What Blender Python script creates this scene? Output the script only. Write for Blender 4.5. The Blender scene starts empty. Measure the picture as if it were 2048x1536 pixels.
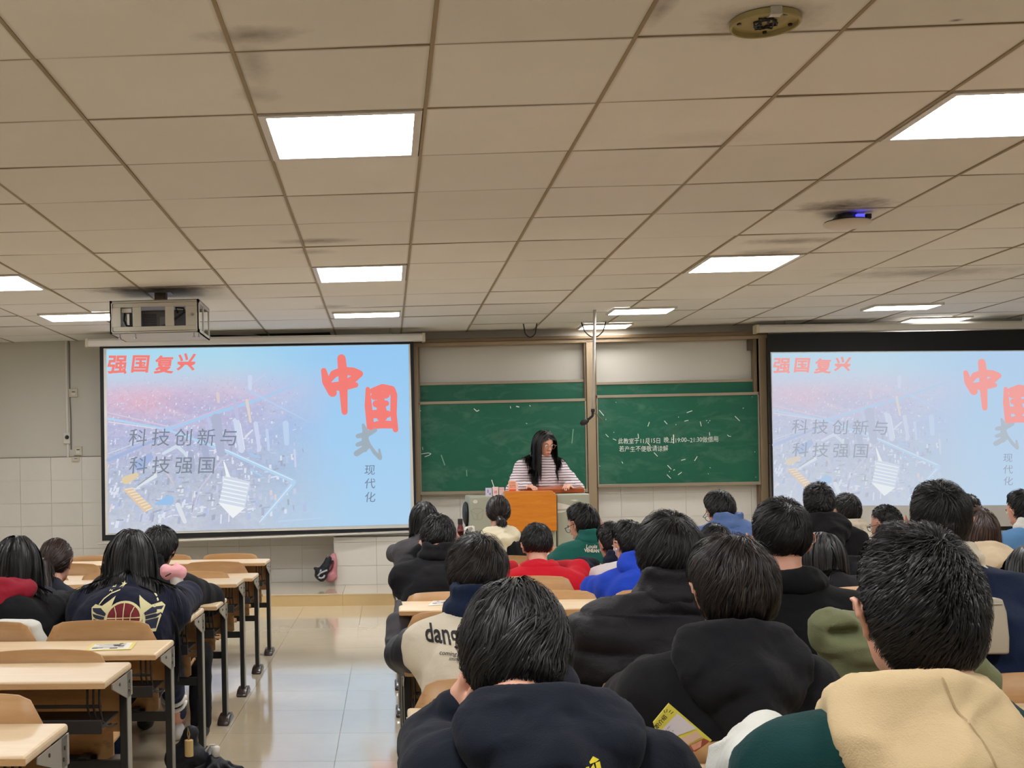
import bpy, bmesh, math, random
import numpy as np
from mathutils import Vector, Matrix, Euler
from mathutils.bvhtree import BVHTree

random.seed(7); np.random.seed(7)
SC = bpy.context.scene
COL = SC.collection

# ------------------------------------------------------------------ camera, world, light levels
F, PSI, RHO = 2350.0, 0.05, 0.018          # focal length in pixels, yaw to the left, roll
P0X, P0Y = 654.4, 947.1                     # principal point in the 2048 x 1536 frame
HC = 1.40                                   # camera height
CEIL = 3.03
WALL_Y = 13.8
cd = bpy.data.cameras.new('camera'); cam = bpy.data.objects.new('camera', cd); COL.objects.link(cam)
_r = Vector((math.cos(PSI), math.sin(PSI), 0)); _f = Vector((-math.sin(PSI), math.cos(PSI), 0)); _d = Vector((0, 0, -1))
_R = _r * math.cos(RHO) + _d * math.sin(RHO); _U = -(_d * math.cos(RHO) - _r * math.sin(RHO))
cam.matrix_world = Matrix(((_R.x, _U.x, -_f.x, 0), (_R.y, _U.y, -_f.y, 0), (_R.z, _U.z, -_f.z, HC), (0, 0, 0, 1)))
cd.sensor_fit = 'HORIZONTAL'; cd.sensor_width = 36.0; cd.lens = 36.0 * F / 2048
cd.shift_x = (1024 - P0X) / 2048; cd.shift_y = (P0Y - 768) / 2048
cd.clip_start = 0.05; cd.clip_end = 100
SC.camera = cam
SC.view_settings.view_transform = 'Standard'; SC.view_settings.look = 'None'
SC.view_settings.exposure = 0.0; SC.view_settings.gamma = 1.0; SC.view_settings.use_curve_mapping = False
LAMP = 31.0                                  # emission strength of the ceiling light panels
w = bpy.data.worlds.new('world'); SC.world = w; w.use_nodes = True
w.node_tree.nodes['Background'].inputs[0].default_value = (0.9, 0.92, 1.0, 1)
w.node_tree.nodes['Background'].inputs[1].default_value = 0.12

def ray(px, py):
    u_, v_ = px - P0X, py - P0Y
    u = u_ * math.cos(RHO) - v_ * math.sin(RHO); v = u_ * math.sin(RHO) + v_ * math.cos(RHO)
    x = u / F
    return Vector((x * math.cos(PSI) - math.sin(PSI), x * math.sin(PSI) + math.cos(PSI), -v / F))
def P(px, py, Y):
    d = ray(px, py); t = Y / d.y
    return Vector((d.x * t, Y, HC + d.z * t))
def PZ(px, py, Z):
    d = ray(px, py); t = (Z - HC) / d.z
    return Vector((d.x * t, d.y * t, Z))

# ------------------------------------------------------------------ materials
def lin(c):
    c = c / 255.0
    return c / 12.92 if c <= 0.04045 else ((c + 0.055) / 1.055) ** 2.4
def C(r, g, b): return (lin(r), lin(g), lin(b), 1.0)
MATS = {}
class NT:
    def __init__(s, name):
        s.m = bpy.data.materials.new(name); s.m.use_nodes = True; s.t = s.m.node_tree
        s.b = s.t.nodes['Principled BSDF']; s.out = s.t.nodes['Material Output']
    def n(s, typ, ins=None, **kw):
        nd = s.t.nodes.new(typ)
        for k, v in kw.items(): setattr(nd, k, v)
        for k, v in (ins or {}).items(): s.set(nd.inputs[k], v)
        return nd
    def set(s, sock, v):
        if isinstance(v, bpy.types.NodeSocket): s.t.links.new(v, sock)
        else: sock.default_value = v
    def coord(s, kind='Object', scale=(1, 1, 1), loc=(0, 0, 0)):
        tc = s.n('ShaderNodeTexCoord')
        mp = s.n('ShaderNodeMapping', {0: tc.outputs[kind], 'Location': loc, 'Scale': scale})
        return mp.outputs[0]
    def noise(s, vec, scale, detail=4, rough=0.55, dist=0.0):
        return s.n('ShaderNodeTexNoise', {'Vector': vec, 'Scale': scale, 'Detail': detail, 'Roughness': rough, 'Distortion': dist}).outputs[0]
    def ramp(s, fac, stops):
        r = s.n('ShaderNodeValToRGB', {0: fac}); e = r.color_ramp.elements
        while len(e) > 1: e.remove(e[-1])
        e[0].position = stops[0][0]; e[0].color = stops[0][1]
        for p, c in stops[1:]:
            k = e.new(p); k.color = c
        return r.outputs[0]
    def mix(s, fac, a, b, mode='MIX'):
        nd = s.n('ShaderNodeMix', data_type='RGBA', blend_type=mode)
        s.set(nd.inputs[0], fac); s.set(nd.inputs[6], a); s.set(nd.inputs[7], b)
        return nd.outputs[2]
    def math(s, op, a, b=0.0, c=None, clamp=False):
        nd = s.n('ShaderNodeMath', operation=op, use_clamp=clamp); s.set(nd.inputs[0], a); s.set(nd.inputs[1], b)
        if c is not None: s.set(nd.inputs[2], c)
        return nd.outputs[0]
    def bump(s, h, strength=0.3, dist=0.01):
        b = s.n('ShaderNodeBump', {'Height': h, 'Strength': strength, 'Distance': dist}); s.set(s.b.inputs['Normal'], b.outputs[0])
    def p(s, **kw):
        for k, v in kw.items(): s.set(s.b.inputs[{'base': 'Base Color', 'rough': 'Roughness', 'metal': 'Metallic', 'spec': 'Specular IOR Level',
            'em': 'Emission Color', 'ems': 'Emission Strength', 'sheen': 'Sheen Weight', 'coat': 'Coat Weight', 'sss': 'Subsurface Weight', 'alpha': 'Alpha', 'trans': 'Transmission Weight', 'aniso': 'Anisotropic'}[k]], v)
        return s
def plain(name, col, rough=0.6, var=0.08, scale=6, metal=0.0, bump=0.0, bscale=60, spec=0.5):
    if name in MATS: return MATS[name]
    t = NT(name); c = t.coord()
    n = t.noise(c, scale)
    base = t.mix(n, tuple(x * (1 - var) for x in col[:3]) + (1,), tuple(min(1, x * (1 + var)) for x in col[:3]) + (1,))
    t.p(base=base, rough=rough, metal=metal, spec=spec)
    if bump: t.bump(t.noise(c, bscale, 3), bump, 0.004)
    MATS[name] = t.m; return t.m
def fabric(name, col, rough=0.9, weave=350, bump=0.35, var=0.18, sheen=0.03, wr=9):
    if name in MATS: return MATS[name]
    t = NT(name); c = t.coord()
    n = t.noise(c, 5, 5)
    base = t.mix(n, tuple(x * (1 - var) for x in col[:3]) + (1,), tuple(min(1, x * (1 + var)) for x in col[:3]) + (1,))
    t.p(base=base, rough=rough, sheen=sheen, spec=0.25)
    h = t.math('ADD', t.math('MULTIPLY', t.noise(c, weave, 2), 0.25), t.math('MULTIPLY', t.noise(c, wr, 4, 0.6, 0.8), 1.2))
    t.bump(h, bump, 0.012)
    MATS[name] = t.m; return t.m
def emis(name, col, s=1.0):
    if name in MATS: return MATS[name]
    t = NT(name); t.p(base=(0.02, 0.02, 0.02, 1), em=col, ems=s, rough=0.9, spec=0.0)
    MATS[name] = t.m; return t.m

# ------------------------------------------------------------------ mesh tools
class MB:
    def __init__(s): s.v = []; s.f = []
    def add(s, vs, fs):
        o = len(s.v); s.v += [tuple(q) for q in vs]; s.f += [tuple(i + o for i in f) for f in fs]; return s
    def box(s, x0, x1, y0, y1, z0, z1):
        return s.add([(x0, y0, z0), (x1, y0, z0), (x1, y1, z0), (x0, y1, z0), (x0, y0, z1), (x1, y0, z1), (x1, y1, z1), (x0, y1, z1)],
                     [(0, 3, 2, 1), (4, 5, 6, 7), (0, 1, 5, 4), (1, 2, 6, 5), (2, 3, 7, 6), (3, 0, 4, 7)])
    def prism(s, poly, a, b, axis='y'):
        """polygon (2D, counter-clockwise) extruded between a and b along an axis"""
        def m(p, t): return {'y': (p[0], t, p[1]), 'x': (t, p[0], p[1]), 'z': (p[0], p[1], t)}[axis]
        n = len(poly); vs = [m(p, a) for p in poly] + [m(p, b) for p in poly]
        fs = [tuple(range(n)), tuple(range(2 * n - 1, n - 1, -1))] + [(i, i + n, (i + 1) % n + n, (i + 1) % n) for i in range(n)]
        return s.add(vs, fs)
    def tube(s, pts, r, n=8, cap=True, flat=None):
        pts = [Vector(p) for p in pts]; k = len(pts); vs = []; fs = []
        rs = r if isinstance(r, (list, tuple)) else [r] * k
        up = Vector((0, 0, 1)); t0 = (pts[1] - pts[0]).normalized()
        if abs(t0.dot(up)) > 0.9: up = Vector((0, 1, 0))
        a = t0.cross(up).normalized()
        for i, p in enumerate(pts):
            t = (pts[min(i + 1, k - 1)] - pts[max(i - 1, 0)]).normalized()
            a = (a - t * a.dot(t)).normalized(); b = t.cross(a)
            for j in range(n):
                an = 2 * math.pi * j / n
                vs.append(p + (a * math.cos(an) + b * math.sin(an) * (flat or 1)) * rs[i])
        for i in range(k - 1):
            for j in range(n):
                fs.append((i * n + j, i * n + (j + 1) % n, (i + 1) * n + (j + 1) % n, (i + 1) * n + j))
        if cap: fs += [tuple(range(n - 1, -1, -1)), tuple(range((k - 1) * n, k * n))]
        return s.add(vs, fs)
    def ball(s, c, r, n=10, m=7, flip=False):
        c = Vector(c); r = (r, r, r) if not isinstance(r, (tuple, list)) else r
        vs = [(c.x, c.y, c.z + r[2])]; fs = []
        for i in range(1, m):
            th = math.pi * i / m
            for j in range(n):
                ph = 2 * math.pi * j / n
                vs.append((c.x + r[0] * math.sin(th) * math.cos(ph), c.y + r[1] * math.sin(th) * math.sin(ph), c.z + r[2] * math.cos(th)))
        vs.append((c.x, c.y, c.z - r[2])); L = len(vs) - 1
        for j in range(n):
            fs.append((0, 1 + j, 1 + (j + 1) % n)); fs.append((L, L - n + (j + 1) % n, L - n + j))
            for i in range(m - 2):
                a = 1 + i * n
                fs.append((a + j, a + n + j, a + n + (j + 1) % n, a + (j + 1) % n))
        return s.add(vs, fs)
    def lathe(s, c, prof, n=24):
        """prof: (radius, z) from the top down"""
        vs = []; fs = []; k = len(prof)
        for r, z in prof:
            for j in range(n):
                a = 2 * math.pi * j / n; vs.append((c[0] + r * math.cos(a), c[1] + r * math.sin(a), c[2] + z))
        for i in range(k - 1):
            for j in range(n): fs.append((i * n + j, (i + 1) * n + j, (i + 1) * n + (j + 1) % n, i * n + (j + 1) % n))
        fs += [tuple(range(n)), tuple(range(k * n - 1, (k - 1) * n - 1, -1))]
        return s.add(vs, fs)
    def build(s, name, mat, parent=None, bevel=0.0, smooth=False, off=None, seg=2):
        me = bpy.data.meshes.new(name)
        vs = s.v if off is None else [(v[0] - off[0], v[1] - off[1], v[2] - off[2]) for v in s.v]
        me.from_pydata(vs, [], s.f); me.update()
        if mat: me.materials.append(mat)
        if smooth: me.shade_smooth()
        o = bpy.data.objects.new(name, me); COL.objects.link(o)
        if parent: o.parent = parent
        elif off is not None: o.location = off
        if bevel:
            b = o.modifiers.new('bevel', 'BEVEL'); b.width = bevel; b.segments = seg; b.limit_method = 'ANGLE'; b.angle_limit = 0.6
        return o
def box(*a): return MB().box(*a)
def tag(o, label=None, cat=None, group=None, kind=None):
    if label: o['label'] = label
    if cat: o['category'] = cat
    if group: o['group'] = group
    if kind: o['kind'] = kind
    return o
def empty(name, loc=(0, 0, 0), label=None, cat=None, group=None, kind=None):
    o = bpy.data.objects.new(name, None); COL.objects.link(o); o.location = loc; o.empty_display_size = 0.1
    return tag(o, label, cat, group, kind)
def link_copy(o, parent=None, loc=None):
    c = o.copy(); COL.objects.link(c)
    if parent: c.parent = parent
    if loc is not None: c.location = loc
    return c
def np_mesh(name, V, Fq, mat, parent=None, smooth=True, off=(0, 0, 0)):
    """V (n,3) float, Fq (m,3|4) int"""
    me = bpy.data.meshes.new(name); V = np.asarray(V, np.float32) - np.asarray(off, np.float32)
    k = Fq.shape[1]
    me.vertices.add(len(V)); me.vertices.foreach_set('co', V.ravel())
    me.loops.add(Fq.size); me.loops.foreach_set('vertex_index', Fq.astype(np.int32).ravel())
    me.polygons.add(len(Fq)); me.polygons.foreach_set('loop_start', np.arange(0, Fq.size, k, dtype=np.int32))
    me.update(calc_edges=True); me.validate()
    if smooth: me.shade_smooth()
    for m in (mat if isinstance(mat, (list, tuple)) else [mat]): me.materials.append(m)
    o = bpy.data.objects.new(name, me); COL.objects.link(o)
    if parent: o.parent = parent
    return o
def text_mesh(body, size=1.0, bold=0.0, align='LEFT', shear=0.0, space=1.0):
    """flat lettering as (verts, faces), x right, y up"""
    c = bpy.data.curves.new('t', 'FONT'); c.body = body; c.size = size; c.offset = bold; c.align_x = align; c.shear = shear
    c.resolution_u = 3; c.space_character = space
    o = bpy.data.objects.new('t', c); m = bpy.data.meshes.new_from_object(o)
    vs = [tuple(v.co) for v in m.vertices]; fs = [tuple(p.vertices) for p in m.polygons]
    bpy.data.objects.remove(o); bpy.data.curves.remove(c); bpy.data.meshes.remove(m)
    return vs, fs
def ribbon(pts, ws, n=6):
    """brush stroke in 2D: centre line + widths, rounded ends; returns list of convex polygons"""
    out = []
    for i in range(len(pts) - 1):
        (x0, y0), (x1, y1) = pts[i], pts[i + 1]; dx, dy = x1 - x0, y1 - y0; L = math.hypot(dx, dy) or 1
        nx, ny = -dy / L, dx / L; a, b = ws[i] / 2, ws[i + 1] / 2
        out.append([(x0 + nx * a, y0 + ny * a), (x1 + nx * b, y1 + ny * b), (x1 - nx * b, y1 - ny * b), (x0 - nx * a, y0 - ny * a)])
    for (x, y), w_ in zip(pts, ws):
        out.append([(x + w_ / 2 * math.cos(k * math.pi / 5), y + w_ / 2 * math.sin(k * math.pi / 5)) for k in range(10)])
    return out

# ------------------------------------------------------------------ surface materials
def mat_ceiling():
    t = NT('ceiling_board'); c = t.coord('Generated'); g = t.n('ShaderNodeNewGeometry').outputs['Position']
    rnd = t.n('ShaderNodeObjectInfo').outputs['Random']
    base = t.mix(rnd, C(218, 216, 211), C(228, 226, 222))
    big = t.noise(g, 1.3, 4, 0.6)
    base = t.mix(t.ramp(big, [(0.35, (0.25,) * 3 + (1,)), (0.7, (0, 0, 0, 1))]), base, C(206, 202, 194))
    # grime along the edges of each board
    sx = t.n('ShaderNodeSeparateXYZ', {0: c})
    ex = t.math('ABSOLUTE', t.math('SUBTRACT', sx.outputs[0], 0.5)); ey = t.math('ABSOLUTE', t.math('SUBTRACT', sx.outputs[1], 0.5))
    e = t.math('MULTIPLY_ADD', t.math('SUBTRACT', t.math('MAXIMUM', ex, ey), 0.478), 40, 0, clamp=True)
    e = t.math('MULTIPLY', e, t.math('MULTIPLY_ADD', big, 0.6, 0.05))
    base = t.mix(e, base, C(126, 110, 84))
    # soot patches left by old fittings and leaks
    st = None
    for (x, y, rx, ry, a) in SOOT:
        d = t.n('ShaderNodeVectorMath', {0: t.n('ShaderNodeVectorMath', {0: g, 1: (x, y, CEIL)}, operation='SUBTRACT').outputs[0], 1: (1 / rx, 1 / ry, 0.3)}, operation='MULTIPLY').outputs[0]
        L = t.n('ShaderNodeVectorMath', {0: d}, operation='LENGTH').outputs['Value']
        q = t.math('MULTIPLY', t.math('SUBTRACT', 1.0, t.math('ADD', L, t.math('MULTIPLY_ADD', t.noise(g, 7, 4, 0.7), 1.2, -0.6)), clamp=True), a)
        st = q if st is None else t.math('MAXIMUM', st, q)
    base = t.mix(st, base, C(70, 60, 48))
    t.p(base=base, rough=0.95, spec=0.2)
    t.bump(t.noise(g, 130, 2), 0.25, 0.002)
    return t.m
def mat_wood(name, c1, c2, rough=0.35, axis=0, sc=1.0, dark=None):
    if name in MATS: return MATS[name]
    t = NT(name); s = [3, 3, 3]; s[axis] = 0.35
    rnd = t.n('ShaderNodeObjectInfo').outputs['Random']
    c = t.coord('Object', tuple(q * sc for q in s))
    n = t.noise(c, 9, 6, 0.65, 0.4)
    f = t.ramp(n, [(0.3, (0, 0, 0, 1)), (0.7, (1, 1, 1, 1))])
    base = t.mix(f, c1, c2)
    if dark:
        m = t.noise(t.coord('Object'), 6, 5, 0.75)
        base = t.mix(t.ramp(m, [(0.60, (0, 0, 0, 1)), (0.72, (0.55,) * 3 + (1,))]), base, dark)
    base = t.mix(t.math('MULTIPLY', rnd, 0.25), base, tuple(q * 0.75 for q in c2[:3]) + (1,))
    t.p(base=base, rough=rough, spec=0.4); t.bump(n, 0.08, 0.002)
    MATS[name] = t.m; return t.m
def mat_floor():
    t = NT('polished_tile'); g = t.n('ShaderNodeNewGeometry').outputs['Position']
    rnd = t.n('ShaderNodeObjectInfo').outputs['Random']
    n = t.noise(g, 4, 6, 0.65, 0.6)
    base = t.mix(n, C(206, 190, 160), C(222, 208, 182)); base = t.mix(t.math('MULTIPLY', rnd, 0.35), base, C(198, 182, 152))
    t.p(base=base, rough=t.math('MULTIPLY_ADD', t.noise(g, 2.5, 3), 0.06, 0.07), spec=0.75, coat=0.5)
    t.b.inputs['Coat Roughness'].default_value = 0.06
    t.bump(t.noise(g, 1.2, 2), 0.05, 0.01)
    return t.m
def mat_board():
    t = NT('green_board'); c = t.coord(); n = t.noise(c, 2.2, 6, 0.7, 0.5)
    base = t.mix(n, C(15, 80, 60), C(24, 102, 76))
    sm = t.noise(t.coord('Object', (1, 1, 2.6), (3, 1, 2)), 1.7, 7, 0.7, 1.2)
    base = t.mix(t.ramp(sm, [(0.5, (0, 0, 0, 1)), (0.8, (0.22,) * 3 + (1,))]), base, C(150, 175, 160))
    t.p(base=base, rough=0.55, spec=0.35); return t.m
def mat_walltile():
    t = NT('wall_tile_glaze'); rnd = t.n('ShaderNodeObjectInfo').outputs['Random']
    g = t.n('ShaderNodeNewGeometry').outputs['Position']
    base = t.mix(rnd, C(211, 208, 200), C(217, 214, 206)); base = t.mix(t.math('MULTIPLY', t.noise(g, 14, 3), 0.3), base, C(200, 196, 186))
    t.p(base=base, rough=0.28, spec=0.5); return t.m
def mat_plaster():
    t = NT('painted_plaster'); g = t.n('ShaderNodeNewGeometry').outputs['Position']
    n = t.noise(g, 0.8, 5)
    base = t.mix(n, C(186, 183, 172), C(202, 199, 190)); t.p(base=base, rough=0.9); t.bump(t.noise(g, 120, 3), 0.12, 0.002); return t.m
# ------------------------------------------------------------------ the room
def pzc(px, py): q = PZ(px, py, CEIL); return q.x, q.y
SOOT = [pzc(500, 70) + (0.22, 0.10, 0.55), pzc(505, 125) + (0.08, 0.28, 0.32), pzc(516, 190) + (0.12, 0.12, 0.3), pzc(630, 483) + (0.34, 0.12, 0.6), pzc(625, 503) + (0.2, 0.12, 0.35),
        pzc(1690, 412) + (0.34, 0.26, 0.95), pzc(1580, 482) + (0.42, 0.14, 0.6), pzc(1545, 505) + (0.36, 0.2, 0.55), pzc(1420, 275) + (0.3, 0.15, 0.12),
        pzc(322, 579) + (0.75, 0.22, 0.9), pzc(1850, 545) + (0.9, 0.3, 0.5), pzc(2040, 205) + (0.2, 0.12, 0.5), pzc(662, 613) + (0.2, 0.15, 0.4), pzc(1912, 42) + (0.035, 0.02, 0.9),
        pzc(1325, 15) + (0.05, 0.22, 0.5), pzc(1530, 38) + (0.27, 0.22, 0.5)]
M_CEIL = mat_ceiling(); M_FLOOR = mat_floor(); M_BOARD = mat_board(); M_TILE = mat_walltile(); M_PLASTER = mat_plaster()
M_LAMINATE = mat_wood('beech_laminate', C(214, 188, 150), C(226, 203, 168), 0.38, 0, 1.0)
M_PLY = mat_wood('bent_plywood', C(172, 128, 82), C(192, 150, 102), 0.42, 0, 1.0, C(96, 66, 42))
M_PLYEDGE = mat_wood('ply_edge', C(190, 150, 104), C(206, 170, 124), 0.5, 0, 3.0)
M_BLACK = plain('black_enamel', C(28, 28, 29), 0.35, 0.1)
M_RUBBER = plain('black_plastic', C(24, 23, 24), 0.55, 0.1)
M_GREY = plain('grey_enamel', C(146, 142, 132), 0.4, 0.06)
M_FOOT = plain('dark_brown_foot', C(52, 42, 38), 0.25, 0.2)
M_STEEL = plain('steel', C(150, 148, 144), 0.3, 0.05, metal=0.9)
M_GROUT = plain('dark_joint', C(92, 78, 58), 0.95, 0.2)
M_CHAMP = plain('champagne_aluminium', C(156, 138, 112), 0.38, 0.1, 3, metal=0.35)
M_CHAMPD = plain('dark_champagne_aluminium', C(118, 100, 76), 0.42, 0.1, 3, metal=0.3)  # darker aluminium of the tracks and the cornice
M_WHITE = plain('white_enamel', C(208, 204, 196), 0.45, 0.04)
M_PAPER = plain('white_paper', C(225, 222, 214), 0.8, 0.03)

XL, XR, YB = -5.4, 8.6, -1.2
# ceiling: slab, boards in a grid, light panels let in flush
ceil = box(XL, XR, YB, WALL_Y + 0.2, CEIL + 0.03, CEIL + 0.15).build('ceiling', M_GROUT); tag(ceil, kind='structure')
PX, PY = 0.768, 0.787
X0 = PZ(852, 200, CEIL).x; Y0 = PZ(850, 217, CEIL).y
LAMPS = []      # world rectangles of the panels in view, from their corners
for (a, b, c, d, e, f_, lab) in (
    (515, 222, 835, 222, 540, 307, 'square light panel lit above the aisle, largest of those in the ceiling'),
    (1855, 226, 2170, 226, 1745, 308, 'light panel cut off by the right edge of the photo'),
    (625, 532, 811, 532, 637, 567, 'lit panel above the aisle between two soot smudges'),
    (1418, 524, 1587, 524, 1373, 556, 'lit panel in the ceiling between the sooty marks and the right chalkboard'),
    (667, 622, 798, 622, 672, 632, 'thin lit panel above the aisle just before the left screen'),
    (1232, 614, 1347, 614, 1206, 626, 'lit panel before the microphone pole, the one farther from the wall'),
    (1170, 646, 1262, 646, 1143, 656, 'lit panel crossed by the microphone pole, close to the board wall'),
    (1757, 607, 1878, 607, 1718, 618, 'lit panel above the right screen, the one farther from the wall'),
    (1830, 633, 1937, 633, 1802, 643, 'lit panel above the right screen, closest to its roller case'),
    (75, 625, 232, 625, 112, 639, 'lit panel half hidden behind the caged projector'),
    (-110, 553, 2, 553, -60, 572, 'lit panel cut off by the left edge of the photo')):
    p, q, r_ = PZ(a, b, CEIL), PZ(c, d, CEIL), PZ(e, f_, CEIL)
    LAMPS.append([p.x, q.x, r_.y, (p.y + q.y) / 2, lab])
def cell(x, y): return (math.floor((x - X0) / PX), math.floor((y - Y0) / PY))
lampcells = {}
def make_lamp(cx, cy, hx, hy, lab, z0=CEIL, e=0.035):
    t = empty('ceiling_light', (cx, cy, z0), lab, 'ceiling light', 'square light panels in the ceiling'); m = MB()
    for (a, b, c, d) in ((-hx, hx, -hy, -hy + e), (-hx, hx, hy - e, hy), (-hx, -hx + e, -hy + e, hy - e), (hx - e, hx, -hy + e, hy - e)): m.box(a, b, c, d, -0.008, 0.025 if z0 == CEIL else 0.014)
    m.build('frame', M_WHITE, t)
    box(-hx + e, hx - e, -hy + e, hy - e, -0.004, 0.02 if z0 == CEIL else 0.012).build('diffuser', M_LAMP if cy < 12.3 else M_LAMPD, t)
M_LAMP = emis('led_diffuser', (0.975, 0.98, 1.0, 1), LAMP); M_LAMPD = emis('dimmed_led_diffuser', (1.0, 0.97, 0.95, 1), LAMP * .45)      # panels near the board wall are dimmed so it does not overexpose
for L in LAMPS:
    if (L[2] + L[3]) / 2 > 10.4:      # the far panels are shallower and sit on the boards
        make_lamp((L[0] + L[1]) / 2, (L[2] + L[3]) / 2, abs(L[1] - L[0]) / 2 + .02, max(abs(L[3] - L[2]) / 2, .16) + .02, L[4], CEIL - .016, .02); continue
    i, j = cell((L[0] + L[1]) / 2, (L[2] + L[3]) / 2)
    while (i, j) in lampcells: j -= 1
    lampcells[(i, j)] = L[4]
for j, i, s_ in ((-5, -1, 'light panel over the aisle just behind the viewpoint'), (-5, 3, 'light panel over the right desks just behind the viewpoint'), (-9, -1, 'light panel over the aisle near the back wall'), (-9, 3, 'light panel over the right desks near the back wall')): lampcells[(i, j)] = s_
lampcells[(-5, 0)] = 'light panel over the far left desks outside the photo'; lampcells[(-5, -5)] = 'light panel over the rear left desks outside the photo'
lampcells[(7, 0)] = 'light panel over the far right desks outside the photo'; lampcells[(7, 5)] = 'light panel by the right wall outside the photo'
i0, i1 = math.floor((XL - X0) / PX), math.ceil((XR - X0) / PX); j0, j1 = math.floor((YB - Y0) / PY), math.ceil((WALL_Y - Y0) / PY)
rest = MB()
for i in range(i0, i1):
    for j in range(j0, j1):
        xa, xb = X0 + i * PX, X0 + (i + 1) * PX; ya, yb = Y0 + j * PY, min(Y0 + (j + 1) * PY, WALL_Y)
        if (i, j) in lampcells:
            make_lamp((xa + xb) / 2, (ya + yb) / 2, PX / 2 - 0.012, PY / 2 - 0.012, lampcells[(i, j)])
            continue
        g = random.uniform(0.004, 0.008)
        far = ya > 9.2
        inview = (yb > 3.6) and (-0.36 * ya - 0.9 < xa < 0.62 * ya + 0.6)
        dz = [random.uniform(-0.0035, 0.004) for _ in range(4)]
        vs = [(xa + g, ya + g, CEIL + dz[0]), (xb - g, ya + g, CEIL + dz[1]), (xb - g, yb - g, CEIL + dz[2]), (xa + g, yb - g, CEIL + dz[3])]
        vs += [(v[0], v[1], CEIL + 0.016) for v in vs]
        m = MB().add(vs, [(0, 3, 2, 1), (4, 5, 6, 7), (0, 1, 5, 4), (1, 2, 6, 5), (2, 3, 7, 6), (3, 0, 4, 7)])
        if inview:
            o = m.build('ceiling_tile', M_CEIL, ceil)
        else: rest.add(m.v, m.f)
o = rest.build('ceiling_tile_field', M_CEIL, ceil); o['kind'] = 'stuff'
# runners of the grid, just proud of the boards
rm = MB()
for i in range(i0 + 1, i1):
    x = X0 + i * PX + random.uniform(-0.004, 0.004); rm.box(x - 0.008, x + 0.008, YB, WALL_Y, CEIL - 0.004, CEIL + 0.03)
rm.build('grid_runner', plain('runner', C(150, 134, 106), 0.7, 0.15), ceil)['kind'] = 'stuff'
rm = MB()
for j in range(j0 + 1, j1):
    y = Y0 + j * PY; rm.box(XL, XR, y - 0.005, y + 0.005, CEIL + 0.0005, CEIL + 0.03)
rm.build('cross_runner', plain('runner_dark', C(128, 110, 82), 0.7, 0.2), ceil)['kind'] = 'stuff'

# floor: slab and tiles
floor = box(XL, XR, YB, WALL_Y + 0.2, -0.12, -0.006).build('floor', plain('floor_joint', C(140, 126, 104), 0.8)); tag(floor, kind='structure')
FX = PZ(697, 1370, 0).x; FY = PZ(690, 1420, 0).y; FP = 0.615
rest = MB()
for i in range(math.floor((XL - FX) / FP), math.ceil((XR - FX) / FP)):
    for j in range(math.floor((YB - FY) / FP), math.ceil((WALL_Y - FY) / FP)):
        xa, xb, ya, yb = FX + i * FP, FX + (i + 1) * FP, FY + j * FP, FY + (j + 1) * FP
        m = box(xa + 0.0012, xb - 0.0012, ya + 0.0012, yb - 0.0012, -0.008, 0.0)
        if xa < 0.4 and xa > -0.30 * ya - 1.6 and 4.3 < ya < 12.4 and xa > -4.4: m.build('floor_tile', M_FLOOR, floor)
        else: rest.add(m.v, m.f)
rest.build('floor_tile_field', M_FLOOR, floor)['kind'] = 'stuff'
# platform with a front edge of stone slabs
PLZ = 0.13; PLY = PZ(660, 1212, 0).y
plat = MB().box(XL, 0.9, PLY + 0.012, WALL_Y, -0.002, PLZ - 0.012).box(0.9, XR, 11.2, WALL_Y, -0.002, PLZ - 0.012).build('trim_1', plain('platform_core', C(150, 132, 100), 0.8)); tag(plat, kind='structure')
M_STONE = plain('tan_stone', C(196, 170, 122), 0.3, 0.12, 3); x = XL
k = 0
while x < 0.9:
    x2 = min(x + 1.23, 0.9); box(x + 0.001, x2 - 0.001, PLY, PLY + 0.012, 0, PLZ - 0.012).build('riser_slab', M_STONE, plat)
    y = PLY - 0.006
    while y < WALL_Y - 0.02:
        y2 = min(y + 0.615, WALL_Y); box(x + 0.0015, x2 - 0.0015, y + 0.0015, y2 - 0.0015, PLZ - 0.012, PLZ).build('platform_tile', M_FLOOR, plat); y = y2
    x = x2
m = MB(); x = 0.9
while x < XR:
    x2 = min(x + 1.23, XR); m.box(x + 0.001, x2 - 0.001, 11.19, 11.2, 0, PLZ - 0.012); y = 11.18
    while y < WALL_Y - 0.02:
        y2 = min(y + 0.615, WALL_Y); m.box(x + 0.0015, x2 - 0.0015, y + 0.0015, y2 - 0.0015, PLZ - 0.012, PLZ); y = y2
    x = x2
m.build('platform_tile_field', M_FLOOR, plat)['kind'] = 'stuff'

# walls
WT = P(100, 915, WALL_Y).z          # top of the tiled dado
wf = box(XL, XR, WALL_Y, WALL_Y + 0.2, 0, CEIL + 0.03).build('wall_front', M_PLASTER); tag(wf, kind='structure')
TW, TH = 0.372, 0.272; tx0 = P(41, 960, WALL_Y).x; m = MB()
for i in range(math.floor((XL - tx0) / TW), math.ceil((XR - tx0) / TW)):
    xa, xb = tx0 + i * TW, tx0 + (i + 1) * TW
    for j in range(7):
        zb, zt = max(WT - (j + 1) * TH, PLZ), WT - j * TH
        if zt - zb < 0.05: continue
        b = box(xa + 0.0015, xb - 0.0015, WALL_Y - 0.01, WALL_Y, zb + 0.0015, zt - 0.0015)
        px = 772 + xa * F / WALL_Y
        seen = (-70 < px < 215) or (px < 860 and j >= 3 and px > 150) or (800 < px < 990 and j >= 2) or (1170 < px < 1560 and j >= 0)
        if seen: b.build('wall_tile', M_TILE, wf)
        else: m.add(b.v, b.f)
m.build('wall_tile_field', M_TILE, wf)['kind'] = 'stuff'
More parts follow.
